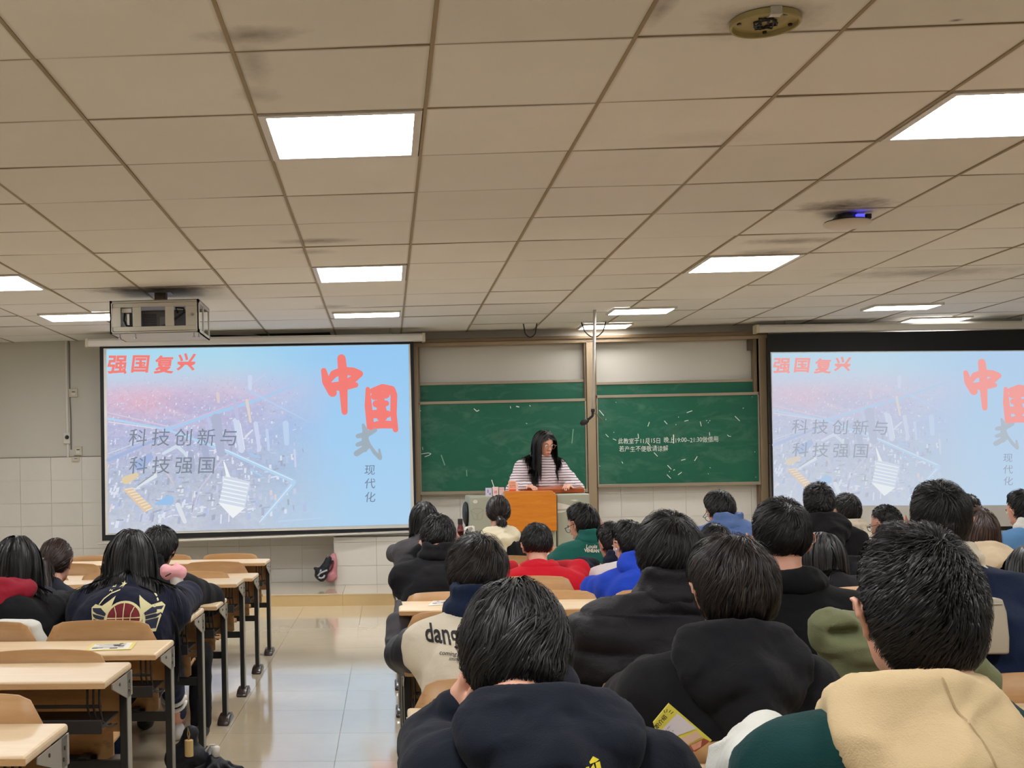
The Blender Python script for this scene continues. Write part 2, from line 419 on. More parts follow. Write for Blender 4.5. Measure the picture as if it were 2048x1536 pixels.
box(XL, XR, WALL_Y - 0.013, WALL_Y, WT, WT + 0.008).build('dado_cap', plain('dado_joint', C(120, 112, 98), 0.8), wf)
tag(box(XL - 0.2, XL, YB, WALL_Y + 0.2, 0, CEIL).build('wall_left', M_PLASTER), kind='structure')
tag(box(XR, XR + 0.2, YB, WALL_Y + 0.2, 0, CEIL).build('wall_right', M_PLASTER), kind='structure')
tag(box(XL, XR, YB - 0.2, YB, 0, CEIL).build('wall_back', M_PLASTER), kind='structure')
# tiled pier below the left screen
pa, pb = P(668, 1100, 13.35), P(838, 1100, 13.35); ptop = P(668, 1073, 13.35).z
pier = box(pa.x, pb.x, 13.36, WALL_Y - 0.011, PLZ, ptop - 0.01).build('trim_2', M_GROUT); tag(pier, kind='structure')
for i in range(2):
    w_ = (pb.x - pa.x) / 2
    for (za, zb) in ((PLZ, P(668, 1132, 13.35).z), (P(668, 1132, 13.35).z, P(668, 1085, 13.35).z), (P(668, 1085, 13.35).z, ptop)):
        box(pa.x + i * w_ + 0.0012, pa.x + (i + 1) * w_ - 0.0012, 13.35, 13.362, za + 0.0012, zb - 0.0012).build('pier_tile', M_TILE, pier)
for (za, zb) in ((PLZ, 0.4), (0.4, ptop)):
    box(pa.x - 0.004, pa.x + 0.006, 13.362, WALL_Y - 0.011, za + 0.001, zb - 0.001).build('pier_tile', M_TILE, pier)
box(pa.x - 0.004, pb.x, 13.35, WALL_Y - 0.011, ptop - 0.01, ptop).build('pier_top', M_TILE, pier)

# cable trunking and wall boxes left of the left screen
def wallbox(name, a, b, c, d, lab, cat, Y=WALL_Y, t=0.03, mat=None):
    p, q = P(a, b, Y), P(c, d, Y)
    o = empty(name, ((p.x + q.x) / 2, Y, min(p.z, q.z)), lab, cat)
    hw, h = abs(q.x - p.x) / 2, abs(p.z - q.z)
    box(-hw, hw, -t, 0, 0, h).build('cover', mat or M_WHITE, o, bevel=0.004)
    return o, hw, h
M_OLDW = plain('yellowed_plastic', C(196, 188, 168), 0.5)
o, hw, h = wallbox('cable_trunking', 130, 673, 139, 914, 'long white vertical cable trunking on the wall left of the screen', 'cable trunking', mat=M_WHITE, t=0.022)
box(-hw - 0.03, hw + 0.02, -0.04, 0, h * 0.11, h * 0.2).build('junction_cover', M_WHITE, o, bevel=0.004)
MB().ball((0.0, -0.045, h * 0.163), 0.025).build('red_knob', M_RUBBER, o)
MB().tube([(hw + .02, -0.012, h), (hw + .02, -.012, h * .5), (hw + .03, -.02, h * .3), (hw + .025, -.012, h * .06)], 0.008, 6).build('cable', plain('grey_cable', C(110, 108, 100)), o)
for (a, b, c, d, lab) in ((139, 778, 156, 794, 'upper square wall socket box beside the cable trunking'), (149, 893, 165, 910, 'lower square wall socket box beside the cable trunking'),
                          (144, 914, 160, 923, 'small flat socket box on the tiles under the cable trunking')):
    o, hw, h = wallbox('wall_socket', a, b, c, d, lab, 'socket', mat=M_OLDW)
    box(-hw * 0.5, hw * 0.5, -0.034, -0.03, h * 0.2, h * 0.72).build('socket_insert', M_WHITE, o, bevel=0.002)
    box(-hw * 0.3, hw * 0.5, -0.036, -0.034, h * 0.55, h * 0.66).build('slot', M_RUBBER, o)

# ------------------------------------------------------------------ chalkboards in their frame
YF = 13.66
fr = empty('board_frame', (P(1180, 680, YF).x, YF, 1.0), 'champagne metal frame with three posts around the sliding chalkboards', 'frame')
off = Vector(fr.location)
def frpart(name, a, b, c, d, y0=YF, y1=YF + 0.13, mat=M_CHAMP, bev=0.004, flip=False):
    """post or rail whose front face runs from pixel (a,b) to pixel (c,d) on the wall side plane"""
    p, q = P(a, b, y0), P(c, d, y0)
    return MB().box(p.x - off.x, q.x - off.x, y0 - off.y, y1 - off.y, q.z - off.z, p.z - off.z).build(name, mat, fr, bevel=bev)
zt = P(1180, 684, YF).z
def post(px0, px1, name='post'):
    a, b = P(px0, 850, YF).x, P(px1, 850, YF).x
    o_ = MB().box(a - off.x, b - off.x, 0, 0.13, PLZ - off.z, zt - off.z + 0.01)
    o_.build(name, M_CHAMP, fr, bevel=0.004)
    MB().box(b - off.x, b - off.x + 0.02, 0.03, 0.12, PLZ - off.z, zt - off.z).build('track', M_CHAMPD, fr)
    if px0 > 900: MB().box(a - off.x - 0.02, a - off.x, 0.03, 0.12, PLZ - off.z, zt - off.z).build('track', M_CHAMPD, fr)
post(827, 838); post(1175, 1192); post(1521, 1535)
ra, rb = P(827, 690, YF).x, P(1535, 690, YF).x
MB().box(ra - off.x, rb - off.x, 0, 0.13, zt - off.z - 0.005, zt - off.z + 0.035).build('top_rail', M_CHAMP, fr, bevel=0.004)
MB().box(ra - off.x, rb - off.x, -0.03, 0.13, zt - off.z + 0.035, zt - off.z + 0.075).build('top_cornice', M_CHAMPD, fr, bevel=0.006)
MB().box(P(1500, 700, YF).x - off.x, P(1514, 700, YF).x - off.x, 0.05, 0.12, zt - off.z - 0.13, zt - off.z + 0.0).build('pulley_box', plain('pulley_box', C(84, 74, 60), .5), fr)
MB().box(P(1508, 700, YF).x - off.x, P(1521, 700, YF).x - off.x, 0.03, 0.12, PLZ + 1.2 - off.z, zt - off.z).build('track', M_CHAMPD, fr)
# rear panel is given in the same local frame
def board(x0, x1, ztop, zmid, zbot, lab):
    o = empty('chalkboard', ((x0 + x1) / 2, YF + 0.05, zbot), lab, 'chalkboard'); hw = (x1 - x0) / 2; e = 0.024
    M_E = plain('board_edge', C(150, 138, 118), 0.4, metal=0.3)
    for (za, zb, ya) in ((ztop - zbot - 1.05, ztop - zbot, 0.03), (0.0, zmid - zbot, -0.03)):
        s = box(-hw, hw, ya, ya + 0.03, za, zb).build('board_panel', M_BOARD, o)
        MB().box(-hw, hw, ya - 0.012, ya + 0.032, zb - e * 1.2, zb + 0.004).box(-hw, hw, ya - 0.025, ya + 0.032, za - 0.012, za + e).box(-hw, -hw + e * 0.7, ya - 0.012, ya + 0.032, za, zb).box(hw - e * 0.7, hw, ya - 0.012, ya + 0.032, za, zb).build('panel_edge', M_E, s, bevel=0.003)
    return o, hw
YB_ = YF + 0.02
bl, bhw = board(P(838, 850, YB_).x, P(1173, 850, YB_).x, P(1005, 762, YB_).z, P(1005, 801, YB_).z, P(1005, 985, YB_).z, 'left green chalkboard, wiped and blank, behind the standing presenter')
br, bhw2 = board(P(1193, 850, YB_).x, P(1519, 850, YB_).x, P(1355, 761, YB_).z, P(1355, 788, YB_).z, P(1355, 970, YB_).z, 'right green chalkboard with two lines of chalk writing')
M_CHALK = plain('chalk', C(232, 236, 228), 0.9, 0.05); M_CHALK2 = plain('faint_chalk', C(120, 165, 140), 0.9, 0.05)
def chalk(bd, item, mat, name='chalk_writing'):
    m = MB(); o = bd.location
    for kind, *a in item:
        if kind == 't':
            s, px, py, px2, rot = a
            vs, fs = text_mesh(s, 1.0, -0.004); x1 = max(v[0] for v in vs)
            p, q = P(px, py, YB_), P(px2, py, YB_); sc = (q.x - p.x) / x1
            vs = [(p.x - o.x + v[0] * sc + 0.02 * v[1] * sc, -0.0325, p.z - o.z + (v[1] * 1.15 + 0.06 * math.sin(v[0] * 2.2)) * sc) for v in vs]
            m.add(vs, fs)
        else:
            pts, wd = a; q = [P(x, y, YB_) for x, y in pts]
            for poly in ribbon([(v.x - o.x, v.z - o.z) for v in q], wd if isinstance(wd, list) else [wd] * len(q)):
                m.add([(x, -0.0325, z) for x, z in poly], [tuple(range(len(poly)))])
    return m.build(name, mat, bd)
chalk(br, [('t', '此教室于11月15日', 1236, 887, 1320, 0), ('t', '晚上19:00~21:30做借用', 1327, 885, 1436, 0), ('t', '若产生不便敬请谅解', 1238, 903, 1336, 0),
           ('s', [(1276, 868), (1277, 876)], .008), ('s', [(1347, 870), (1347, 886)], .012)], M_CHALK)
bz = lambda x, y: (1150 + x / 4.266, 640 + y / 4.266)
strokes = [((955, 790), (998, 775)), ((622, 906), (634, 872)), ((763, 862), (785, 887)), ((935, 863), (965, 856)), ((1068, 868), (1077, 905)), ((1365, 822), (1404, 860)), ((675, 1133), (703, 1162)),
           ((907, 1197), (940, 1188)), ((1020, 1200), (1042, 1165)), ((790, 1240), (820, 1272)), ((880, 1320), (908, 1300)), ((785, 1320), (815, 1350)), ((207, 770), (245, 815)), ((400, 1210), (407, 1222)), ((840, 1282), (850, 1276)), ((615, 1045), (640, 1070)), ((1147, 960), (1149, 985))]
chalk(br, [('s', [bz(*a), bz(*b)], 0.0075) for a, b in strokes], M_CHALK, 'chalk_mark')
chalk(br, [('s', [bz(x, y), bz(x + random.uniform(-6, 6), y + random.uniform(-6, 6))], 0.006) for x, y in ((884, 826), (1125, 857), (1138, 873), (1152, 858), (862, 895), (1438, 750), (350, 705), (264, 846), (1513, 655), (1155, 1262), (1540, 1340), (212, 1248), (808, 1292), (331, 960), (1535, 1125), (1136, 1310))]
      + [('s', [bz(1300, 980), bz(1312, 992), bz(1330, 993)], 0.006), ('s', [bz(262, 975), bz(284, 998)], 0.006), ('s', [bz(325, 1015), bz(350, 1025)], 0.006)], M_CHALK, 'chalk_dot')
bpy.data.objects['chalk_dot']['kind'] = 'stuff'
cz = lambda x, y: (780 + x / 3.657, 640 + y / 3.657)
chalk(bl, [('s', [cz(615, 650), cz(635, 668), cz(650, 660)], 0.010), ('s', [cz(925, 632), cz(942, 636)], 0.012), ('s', [cz(880, 632), cz(882, 645)], 0.007), ('s', [cz(1022, 625), cz(1026, 630)], 0.01), ('s', [cz(995, 755), cz(1003, 758)], 0.006),
           ('s', [cz(255, 1000), cz(285, 990), cz(300, 978), cz(280, 972), cz(230, 980)], 0.006), ('s', [cz(210, 655), cz(225, 665)], 0.008), ('s', [cz(238, 930), cz(240, 950)], .005)], M_CHALK, 'chalk_mark')
chalk(bl, [('s', [cz(1340, 800), cz(1330, 900)], 0.01), ('s', [cz(375, 990), cz(400, 1060)], 0.012), ('s', [cz(560, 1100), cz(562, 1140)], 0.01)], M_CHALK2, 'chalk_smear')

# ------------------------------------------------------------------ projection screens with the slide
def slide_mat(name, fade):
    if name in MATS: return MATS[name]
    t = NT(name); uv = t.n('ShaderNodeTexCoord').outputs['UV']; s = t.n('ShaderNodeSeparateXYZ', {0: uv}); u, v = s.outputs[0], s.outputs[1]
    right = t.mix(v, C(168, 206, 236), C(146, 198, 240))
    left = t.ramp(v, [(0.0, C(196, 202, 212)), (0.3, C(178, 188, 206)), (0.55, C(184, 184, 216)), (0.75, C(210, 192, 216)), (0.9, C(176, 212, 232)), (1.0, C(166, 214, 236))])
    base = t.mix(t.ramp(t.math('ADD', u, t.math('MULTIPLY_ADD', t.noise(uv, 3, 2), 0.2, -0.1)), [(0.42, (0, 0, 0, 1)), (0.78, (1, 1, 1, 1))]), left, right)
    # dusk glow on the far city
    d = t.n('ShaderNodeVectorMath', {0: t.n('ShaderNodeVectorMath', {0: uv, 1: (0.10, 0.70, 0)}, operation='SUBTRACT').outputs[0], 1: (4.2, 8.5, 1)}, operation='MULTIPLY').outputs[0]
    gl = t.math('SUBTRACT', 1.0, t.n('ShaderNodeVectorMath', {0: d}, operation='LENGTH').outputs['Value'], clamp=True)
    base = t.mix(t.math('MULTIPLY', gl, 0.85), base, C(226, 172, 188))
    # blocks and streets
    mp = t.n('ShaderNodeMapping', {0: uv, 'Rotation': (0, 0, 0.45), 'Scale': (26, 34, 1)}).outputs[0]
    vor = t.n('ShaderNodeTexVoronoi', {'Vector': mp, 'Scale': 1.0}, feature='F1'); vc = vor.outputs['Color']; vd = vor.outputs['Distance']
    cityf = t.math('MULTIPLY', t.ramp(u, [(0.0, (1, 1, 1, 1)), (0.5, (0.7,) * 3 + (1,)), (0.72, (0, 0, 0, 1))]), t.ramp(v, [(0.0, (.8,) * 3 + (1,)), (0.68, (1, 1, 1, 1)), (0.86, (0, 0, 0, 1))]))
    g1 = t.noise(t.n('ShaderNodeMapping', {0: uv, 'Rotation': (0, 0, -0.3), 'Scale': (30, 26, 1)}).outputs[0], 1.5, 6, 0.8, 0.5)
    cell_ = t.ramp(g1, [(0.36, C(118, 124, 150)), (0.47, C(168, 172, 200)), (0.55, C(190, 196, 226)), (0.68, C(232, 238, 250))])
    base = t.mix(t.math('MULTIPLY', cityf, 0.22), base, cell_)
    lt = t.ramp(t.noise(uv, 70, 3, 0.8), [(0.60, (0, 0, 0, 1)), (0.7, (1, 1, 1, 1))])
    base = t.mix(t.math('MULTIPLY', t.math('MULTIPLY', lt, cityf), 0.45), base, C(236, 236, 244))
    big = t.noise(uv, 4.5, 4, 0.6, 1.0)
    base = t.mix(t.math('MULTIPLY', t.ramp(big, [(0.45, (0, 0, 0, 1)), (0.62, (1, 1, 1, 1))]), t.math('MULTIPLY', cityf, 0.30)), base, C(132, 150, 206))
    base = t.mix(fade, base, C(206, 214, 226))
    t.p(base=(0.03, 0.03, 0.03, 1), em=base, ems=1.0, rough=0.9, spec=0.0); MATS[name] = t.m; return t.m
def zq(x, y):      # slide drawing coordinates -> u, v (v down)
    u = (x - 155) / 1768.0; t = 175 - 32 * u; b = 1280 - 52 * u
    return u, (y - t) / (b - t)
def bilerp(c, u, v): return c[0] * (1 - u) * (1 - v) + c[1] * u * (1 - v) + c[2] * u * v + c[3] * (1 - u) * v
def fadec(c, f):
    q = C(206, 214, 226); return tuple(c[i] * (1 - f) + q[i] * f for i in range(3)) + (1,)
ROADS = [  # (points in drawing coordinates, widths, colour, opacity-like blend)
    ([(160, 590), (500, 655), (880, 800), (1240, 970)], [14, 12, 22, 26], C(160, 205, 240)), ([(160, 555), (520, 640)], [7, 7], C(214, 190, 210)), ([(165, 610), (440, 650)], [6, 6], C(228, 214, 226)),
    ([(500, 655), (740, 570), (1000, 490), (1300, 370)], [26, 22, 20, 10], C(150, 196, 238)), ([(520, 640), (900, 500), (1100, 440)], [6, 8, 6], C(206, 176, 214)),
    ([(760, 740), (1230, 960)], [5, 6], C(222, 236, 250)), ([(1235, 980), (1050, 1200)], [30, 18], C(168, 205, 238)), ([(1225, 990), (1035, 1215)], [5, 5], C(228, 236, 250)),
    ([(820, 840), (690, 1010), (640, 1180)], [10, 8, 8], C(198, 190, 222)), ([(160, 840), (500, 690)], [22, 12], C(136, 160, 216)), ([(160, 800), (420, 700)], [5, 4], C(196, 216, 238)),
    ([(480, 800), (560, 755), (605, 800), (620, 830)], [18, 22, 18, 8], C(206, 220, 236)), ([(325, 1005), (430, 935)], [8, 26], C(222, 230, 238)), ([(330, 990), (420, 925)], [5, 8], C(120, 124, 130)),
    ([(980, 420), (1180, 530), (1330, 610)], [12, 10, 4], C(170, 198, 238)), ([(960, 410), (1080, 320)], [6, 4], C(196, 200, 236)), ([(490, 900), (540, 990)], [14, 6], C(206, 186, 200)),
    ([(340, 870), (400, 820)], [70, 40], C(132, 158, 214)), ([(260, 960), (320, 930)], [50, 30], C(226, 196, 130)), ([(430, 1105), (510, 1080)], [10, 60], C(118, 180, 232)),
    ([(560, 1110), (600, 1210)], [30, 24], C(222, 226, 230)), ([(1150, 1210), (1400, 1190)], [10, 6], C(178, 206, 240)), ([(980, 800), (1040, 825)], [14, 14], C(140, 190, 236)), ([(990, 900), (1050, 935)], [12, 12], C(150, 196, 236))]
TOWERS = [((905, 610), (935, 780), 46, C(206, 214, 240)), ((885, 610), (915, 775), 8, C(160, 176, 226)), ((1020, 620), (1040, 780), 26, C(198, 208, 240)), ((970, 480), (990, 610), 18, C(226, 206, 188)), ((900, 490), (915, 590), 26, C(176, 176, 218)),
          ((990, 340), (990, 410), 26, C(200, 212, 240)), ((1195, 620), (1200, 740), 36, C(176, 206, 240)), ((1085, 660), (1095, 780), 18, C(184, 204, 240)), ((1245, 780), (1250, 880), 14, C(196, 206, 236)), ((740, 580), (770, 700), 16, C(172, 186, 230)), ((800, 440), (805, 490), 20, C(222, 196, 190)),
          ((960, 700), (1000, 660), 12, C(220, 226, 240)), ((930, 620), (955, 775), 5, C(236, 240, 250)), ((790, 590), (815, 800), 60, C(150, 156, 192)), ((720, 760), (740, 880), 40, C(140, 150, 190)), ((640, 800), (650, 900), 34, C(138, 148, 184))]
def brush(seq):
    return [([(640 + x / 4.52, 700 + y / 4.52) for x, y, w_ in s], [w_ / 4.52 for x, y, w_ in s]) for s in seq]
ZHONG = brush([[(28, 195, 44), (50, 300, 66), (105, 400, 70)], [(75, 290, 40), (120, 225, 60), (200, 195, 60), (290, 205, 70), (350, 225, 60)], [(360, 225, 44), (300, 270, 60), (240, 300, 50)],
               [(90, 340, 60), (190, 340, 80), (315, 328, 44)], [(190, 80, 66), (200, 200, 74), (205, 400, 64), (212, 580, 48)]])
GUO = brush([[(425, 365, 34), (428, 520, 58), (445, 715, 60)], [(470, 385, 50), (560, 352, 58), (640, 372, 62), (662, 420, 54), (655, 600, 52), (672, 745, 44)], [(440, 715, 50), (540, 695, 66), (660, 700, 60)],
             [(485, 435, 60), (590, 420, 60)], [(500, 505, 60), (590, 500, 48)], [(480, 600, 70), (600, 600, 60)], [(540, 420, 50), (550, 620, 90)]])
SHI = brush([[(378, 700, 24), (400, 760, 56), (395, 830, 60), (390, 930, 48)], [(330, 805, 40), (420, 785, 50), (485, 748, 40)], [(325, 885, 36), (400, 860, 50)], [(315, 968, 50), (410, 905, 50)],
             [(400, 800, 24), (435, 890, 28), (480, 960, 34), (528, 1010, 36)], [(530, 1000, 32), (522, 930, 18)]])
def slide(par, off_, cor, name, fade):
    N = Vector((0, -1, 0))
    me = bpy.data.meshes.new('projected_image'); vs = []; fs = []; uvs = []
    n = 4
    for j in range(n + 1):
        for i in range(n + 1): vs.append(tuple(bilerp(cor, i / n, j / n) - off_ + N * 0.006)); uvs.append((i / n, 1 - j / n))
    for j in range(n):
        for i in range(n): a = j * (n + 1) + i; fs.append((a, a + n + 1, a + n + 2, a + 1))
    me.from_pydata(vs, [], fs); ul = me.uv_layers.new(name='UVMap')
    for lp in me.loops: ul.data[lp.index].uv = uvs[lp.vertex_index]
    me.materials.append(slide_mat(name, fade)); o = bpy.data.objects.new('projected_image', me); COL.objects.link(o); o.parent = par
    def put(polys, mat, nm, lift):
        m = MB()
        for poly in polys: m.add([bilerp(cor, *zq(*q)) - off_ + N * lift for q in poly], [tuple(range(len(poly)))])
        return m.build(nm, mat, o)
    rc = random.Random(11); pal = [C(226, 230, 244), C(190, 194, 226), C(140, 148, 188), C(228, 200, 196), C(160, 176, 224), C(120, 128, 160)]; lots = [[] for _ in pal]
    for _ in range(1500):
        t = rc.random() ** 1.3; x = rc.uniform(160, 1250 if rc.random() < .75 else 1380); y = 340 + 880 * t + (x - 160) * -.06
        if rc.random() < max(0, (x - 900) / 520) or not 330 < y < 1235: continue
        w_ = (2 + 13 * t) * rc.uniform(.5, 1.5); h_ = (4 + 40 * t) * rc.uniform(.3, 1.3); ln = (x - 700) * .0003 * h_ - .1 * h_
        if rc.random() < .35: w_, h_, ln = w_ * 2.4, w_ * .5, 0
        sl = rc.uniform(-.35, .1) * w_; k = rc.choices(range(6), [5, 4, 3, 2.2 if t < .4 else .7, 3, 2.5 if t > .4 else .6])[0]
        lots[k].append([(x, y), (x + w_, y + sl), (x + w_ + ln, y + sl + h_), (x + ln, y + h_)])
    for k, c_ in enumerate(pal):
        ob = put(lots[k], emis(name + '_block%d' % k, fadec(c_, .42 + fade * .5)), 'projected_city', 0.0062 + k * .00008); ob['kind'] = 'stuff'
    for k, (pts, ws, col) in enumerate(ROADS):
        b = fadec(col, 0.3 + fade * 0.6); put([p for p in ribbon(pts, ws)], emis(name + '_road%d' % k, b), 'projected_road', 0.007 + k * 0.0001)
    for k, (a, b, w_, col) in enumerate(TOWERS):
        put(ribbon([a, b], [w_, w_ * 0.8]), emis(name + '_tower%d' % k, fadec(col, 0.35 + fade * 0.6)), 'projected_tower', 0.0095 + k * 0.0001)
    pag = [[(835 + i * 6, 940 + i * 28), (980 - i * 8, 975 + i * 22), (980 - i * 8, 993 + i * 22), (832 + i * 4, 960 + i * 28)] for i in range(7)]
    put([[(838, 930), (985, 972), (950, 1130), (800, 1100)]], emis(name + '_pag0', fadec(C(206, 216, 232), fade * .5)), 'projected_pagoda', 0.0115)
    put([[(800 + i * 5, 1095 - i * 24), (945 + i * 5, 1126 - i * 24), (945 + i * 5, 1133 - i * 24), (799 + i * 5, 1103 - i * 24)] for i in range(7)] + [[(800, 1100), (950, 1130), (880, 1190)], [(828, 850), (836, 850), (870, 945), (845, 940)]], emis(name + '_pag1', fadec(C(236, 240, 242), fade * .5)), 'projected_roof', 0.0117)
    put([[(240, 1015), (300, 1010), (415, 1125), (370, 1155)]], emis(name + '_boat', fadec(C(222, 196, 168), fade * .5)), 'projected_hall', 0.0115)
    put([[(255 + i * 15, 1012 + i * 16), (300 + i * 14, 1005 + i * 15), (304 + i * 14, 1009 + i * 15), (256 + i * 15, 1018 + i * 16)] for i in range(9)], emis(name + '_boat2', fadec(C(240, 226, 196), fade * .5)), 'projected_roof', 0.0118)
    coral = emis(name + '_coral', fadec(C(240, 124, 116) if fade < .3 else C(246, 150, 140), fade * 0.35)); grey = emis(name + '_grey', fadec(C(158, 172, 184), fade * 0.8)); dark = emis(name + '_dark', fadec(C(122, 132, 146), fade * 0.85))
    pz = lambda s: [((x - 160) * 2.926, (y - 640) * 2.926) for x, y in s]
    for nm, chars, mt in (('projected_lettering', ZHONG + GUO, coral), ('projected_lettering', SHI, grey)):
        polys = []
        for pts, ws in chars: polys += ribbon(pz(pts), [q * 2.926 * (1.16 if nm and mt is coral else 1.05) for q in ws])
        put(polys, mt, nm, 0.013)
    def txt(s, x, y, size, mt, bold=0.0, vertical=False, dx=0, sh=0.0):
        m = MB()
        for k, ch in enumerate(s):
            vs, fs = text_mesh(ch, size, bold * size, shear=sh); ox = x + (0 if vertical else k * dx); oy = y + (k * dx if vertical else 0)
            m.add([bilerp(cor, *zq(ox + v[0], oy - v[1])) - off_ + N * 0.0135 for v in vs], fs)
        return m.build('projected_lettering', mt, o)
    for s, x, y, size in (('强', 155, 308, 118), ('国', 292, 302, 112), ('复', 430, 308, 112), ('兴', 562, 290, 108)): txt(s, x, y, size, coral, 0.028, sh=0.12)
    txt('科技创新与', 275, 745, 112, dark, 0.0, dx=132, sh=0.1); txt('科技强国', 275, 912, 112, dark, 0.0, dx=132, sh=0.1)
    txt('现代化', 1650, 925, 66, emis(name + '_dark2', fadec(C(112, 124, 146), fade * 0.8)), 0.0, True, 82, sh=0.1)
M_SCRBLK = plain('screen_black_border', C(16, 17, 20), 0.8); M_SCRWHT = plain('screen_fabric', C(206, 204, 198), 0.85)
def screen(lab, cor, blk, img, rol, fade, name, bar):
    """cor: white fabric corners; blk: black fabric corners; img: slide corners (TL, TR, BR, BL)"""
    base = (blk[2] + blk[3]) / 2; o = empty('projection_screen', base, lab, 'projection screen'); off_ = Vector(o.location)
    def sheet(c, y, t, nm, mt):
        vs = [q - off_ + Vector((0, y, 0)) for q in c]; vs += [v + Vector((0, t, 0)) for v in vs]
        return MB().add(vs, [(3, 2, 1, 0), (4, 5, 6, 7), (0, 1, 5, 4), (1, 2, 6, 5), (2, 3, 7, 6), (3, 0, 4, 7)]).build(nm, mt, o)
    sheet(blk, 0.004, 0.004, 'black_border', M_SCRBLK); sheet(cor, 0.0, 0.003, 'screen_cloth', M_SCRWHT)
    slide(o, off_, img, name, fade)
    a, b = rol; a = a - off_; b = b - off_; m = MB()
    h = 0.075; prof = [(-0.06, 0), (-0.06, h * .7), (-0.045, h), (0.07, h), (0.07, -0.005), (-0.04, -0.012)]
    vs = [a + Vector((0, p_[0], p_[1])) for p_ in prof] + [b + Vector((0, p_[0], p_[1])) for p_ in prof]; n = len(prof)
    m.add(vs, [tuple(range(n - 1, -1, -1)), tuple(range(n, 2 * n))] + [(i, (i + 1) % n, (i + 1) % n + n, i + n) for i in range(n)]); m.build('roller_case', M_WHITE, o, bevel=0.004)
    for e in (a, b): box(e.x - 0.02, e.x + 0.015, e.y - 0.065, e.y + 0.075, e.z - 0.016, e.z + h + 0.004).build('end_cap', M_OLDW, o, bevel=0.005)
    for e in (a * 0.9 + b * 0.1, a * 0.1 + b * 0.9): MB().tube([e + Vector((0, 0.03, h)), e + Vector((0, 0.03, CEIL - off_.z - e.z + 0.005 if False else CEIL - off_.z))], 0.008, 6).build('hanger_rod', M_STEEL, o)
    a, b = bar; MB().tube([a - off_, b - off_], 0.017, 10, flat=0.8).build('weight_bar', M_WHITE, o, smooth=True)
    return o
yl, yr = 13.05, 13.32
LS = screen('left projection screen with slide, hanging beside the caged projector', [P(207, 697, yl), P(820, 688, yr), P(829, 1055, yr), P(211, 1070, yl)],
       [P(199, 690, yl), P(827, 683, yr), P(833, 1060, yr), P(204, 1082, yl)], [P(213, 699, yl), P(817, 689, yr), P(822, 1048, yr), P(217, 1067, yl)],
       (P(176, 692, yl), P(848, 681, yr)), 0.0, 'slide_left', (P(196, 1087, yl), P(838, 1063, yr)))
ys = 13.5
RS = screen('right projection screen with paler slide, cut off by the photo edge', [P(1541, 704, ys), P(2088, 700, ys), P(2096, 1052, ys), P(1549, 1056, ys)],
       [P(1535, 668, ys), P(2096, 658, ys), P(2104, 1062, ys), P(1546, 1066, ys)], [P(1543, 706, ys), P(2084, 702, ys), P(2090, 1010, ys), P(1547, 1012, ys)],
       (P(1513, 664, ys), P(2110, 655, ys)), 0.45, 'slide_right', (P(1540, 1068, ys), P(2108, 1062, ys)))
# thin black sheet under the ceiling above the left roller case
a, b = P(420, 668, 13.6), P(660, 662, 13.6); tag(box(a.x, b.x, 13.55, WALL_Y, a.z - 0.02, CEIL).build('black_sheet', M_SCRBLK), 'black sheet between ceiling and the left roller case', 'recess board')
# ------------------------------------------------------------------ fixed desks with attached seats
PITCH = 0.525; ROW = 0.84
LX, RX = -0.92, 0.05                       # aisle edges of the two banks
def yrow(bank, k): return (3.32 if bank == 'L' else 3.50) + ROW * k
def ztop(k): return 0.74 if k % 2 else 0.70
def backrest_mesh(zb, zt_):
    n = 14; hw = 0.24; vs = []; fs = []; r = 0.075
    for s in range(2):
        for i in range(n + 1):
            x = -hw + 2 * hw * i / n; e = max(0, abs(x) - (hw - r)) / r; top = zt_ - r * (1 - math.sqrt(max(0, 1 - e * e))) - 0.012 * (x / hw) ** 2; bot = zb + 0.3 * r * (1 - math.sqrt(max(0, 1 - e * e)))
            for z in (bot, (bot * 2 + top) / 3, (bot + 2 * top) / 3, top):
                y = 0.028 - 0.035 * (x / hw) ** 2 * 0.6 + (z - 0.6) * -0.09 + s * 0.014
                vs.append((x, y, z))
    N = (n + 1) * 4
    for i in range(n):
        for j in range(3):
            a = i * 4 + j; fs.append((a, a + 4, a + 5, a + 1)); fs.append((a + N, a + N + 1, a + N + 5, a + N + 4))
        a = i * 4 + 3; fs.append((a, a + 4, a + 4 + N, a + N)); a = i * 4; fs.append((a, a + N, a + 4 + N, a + 4))
    for a in (0, n * 4):
        for j in range(3):
            q = (a + j, a + j + 1, a + j + 1 + N, a + j + N); fs.append(q if a == 0 else q[::-1])
    return vs, fs
def seat_mesh():
    n = 10; vs = []; fs = []; prof = [(0.06, 0.425), (0.12, 0.418), (0.24, 0.42), (0.36, 0.43), (0.42, 0.426), (0.44, 0.408)]
    m = len(prof)
    for s in (0, -0.014):
        for i in range(n + 1):
            x = -0.21 + 0.42 * i / n; e = (abs(x) / 0.21) ** 4
            for j, (y, z) in enumerate(prof): vs.append((x, y - 0.05 * e * (j / m), z + s + 0.008 * (x / 0.21) ** 2))
    N = (n + 1) * m
    for i in range(n):
        for j in range(m - 1):
            a = i * m + j; fs.append((a, a + m, a + m + 1, a + 1)); fs.append((a + N, a + N + 1, a + N + m + 1, a + N + m))
        a = i * m; fs.append((a, a + N, a + N + m, a + m)); a = i * m + m - 1; fs.append((a, a + m, a + m + N, a + N))
    for a, fl in ((0, 0), (n * m, 1)):
        for j in range(m - 1):
            q = (a + j, a + j + 1, a + j + 1 + N, a + j + N); fs.append(q if not fl else q[::-1])
    return vs, fs
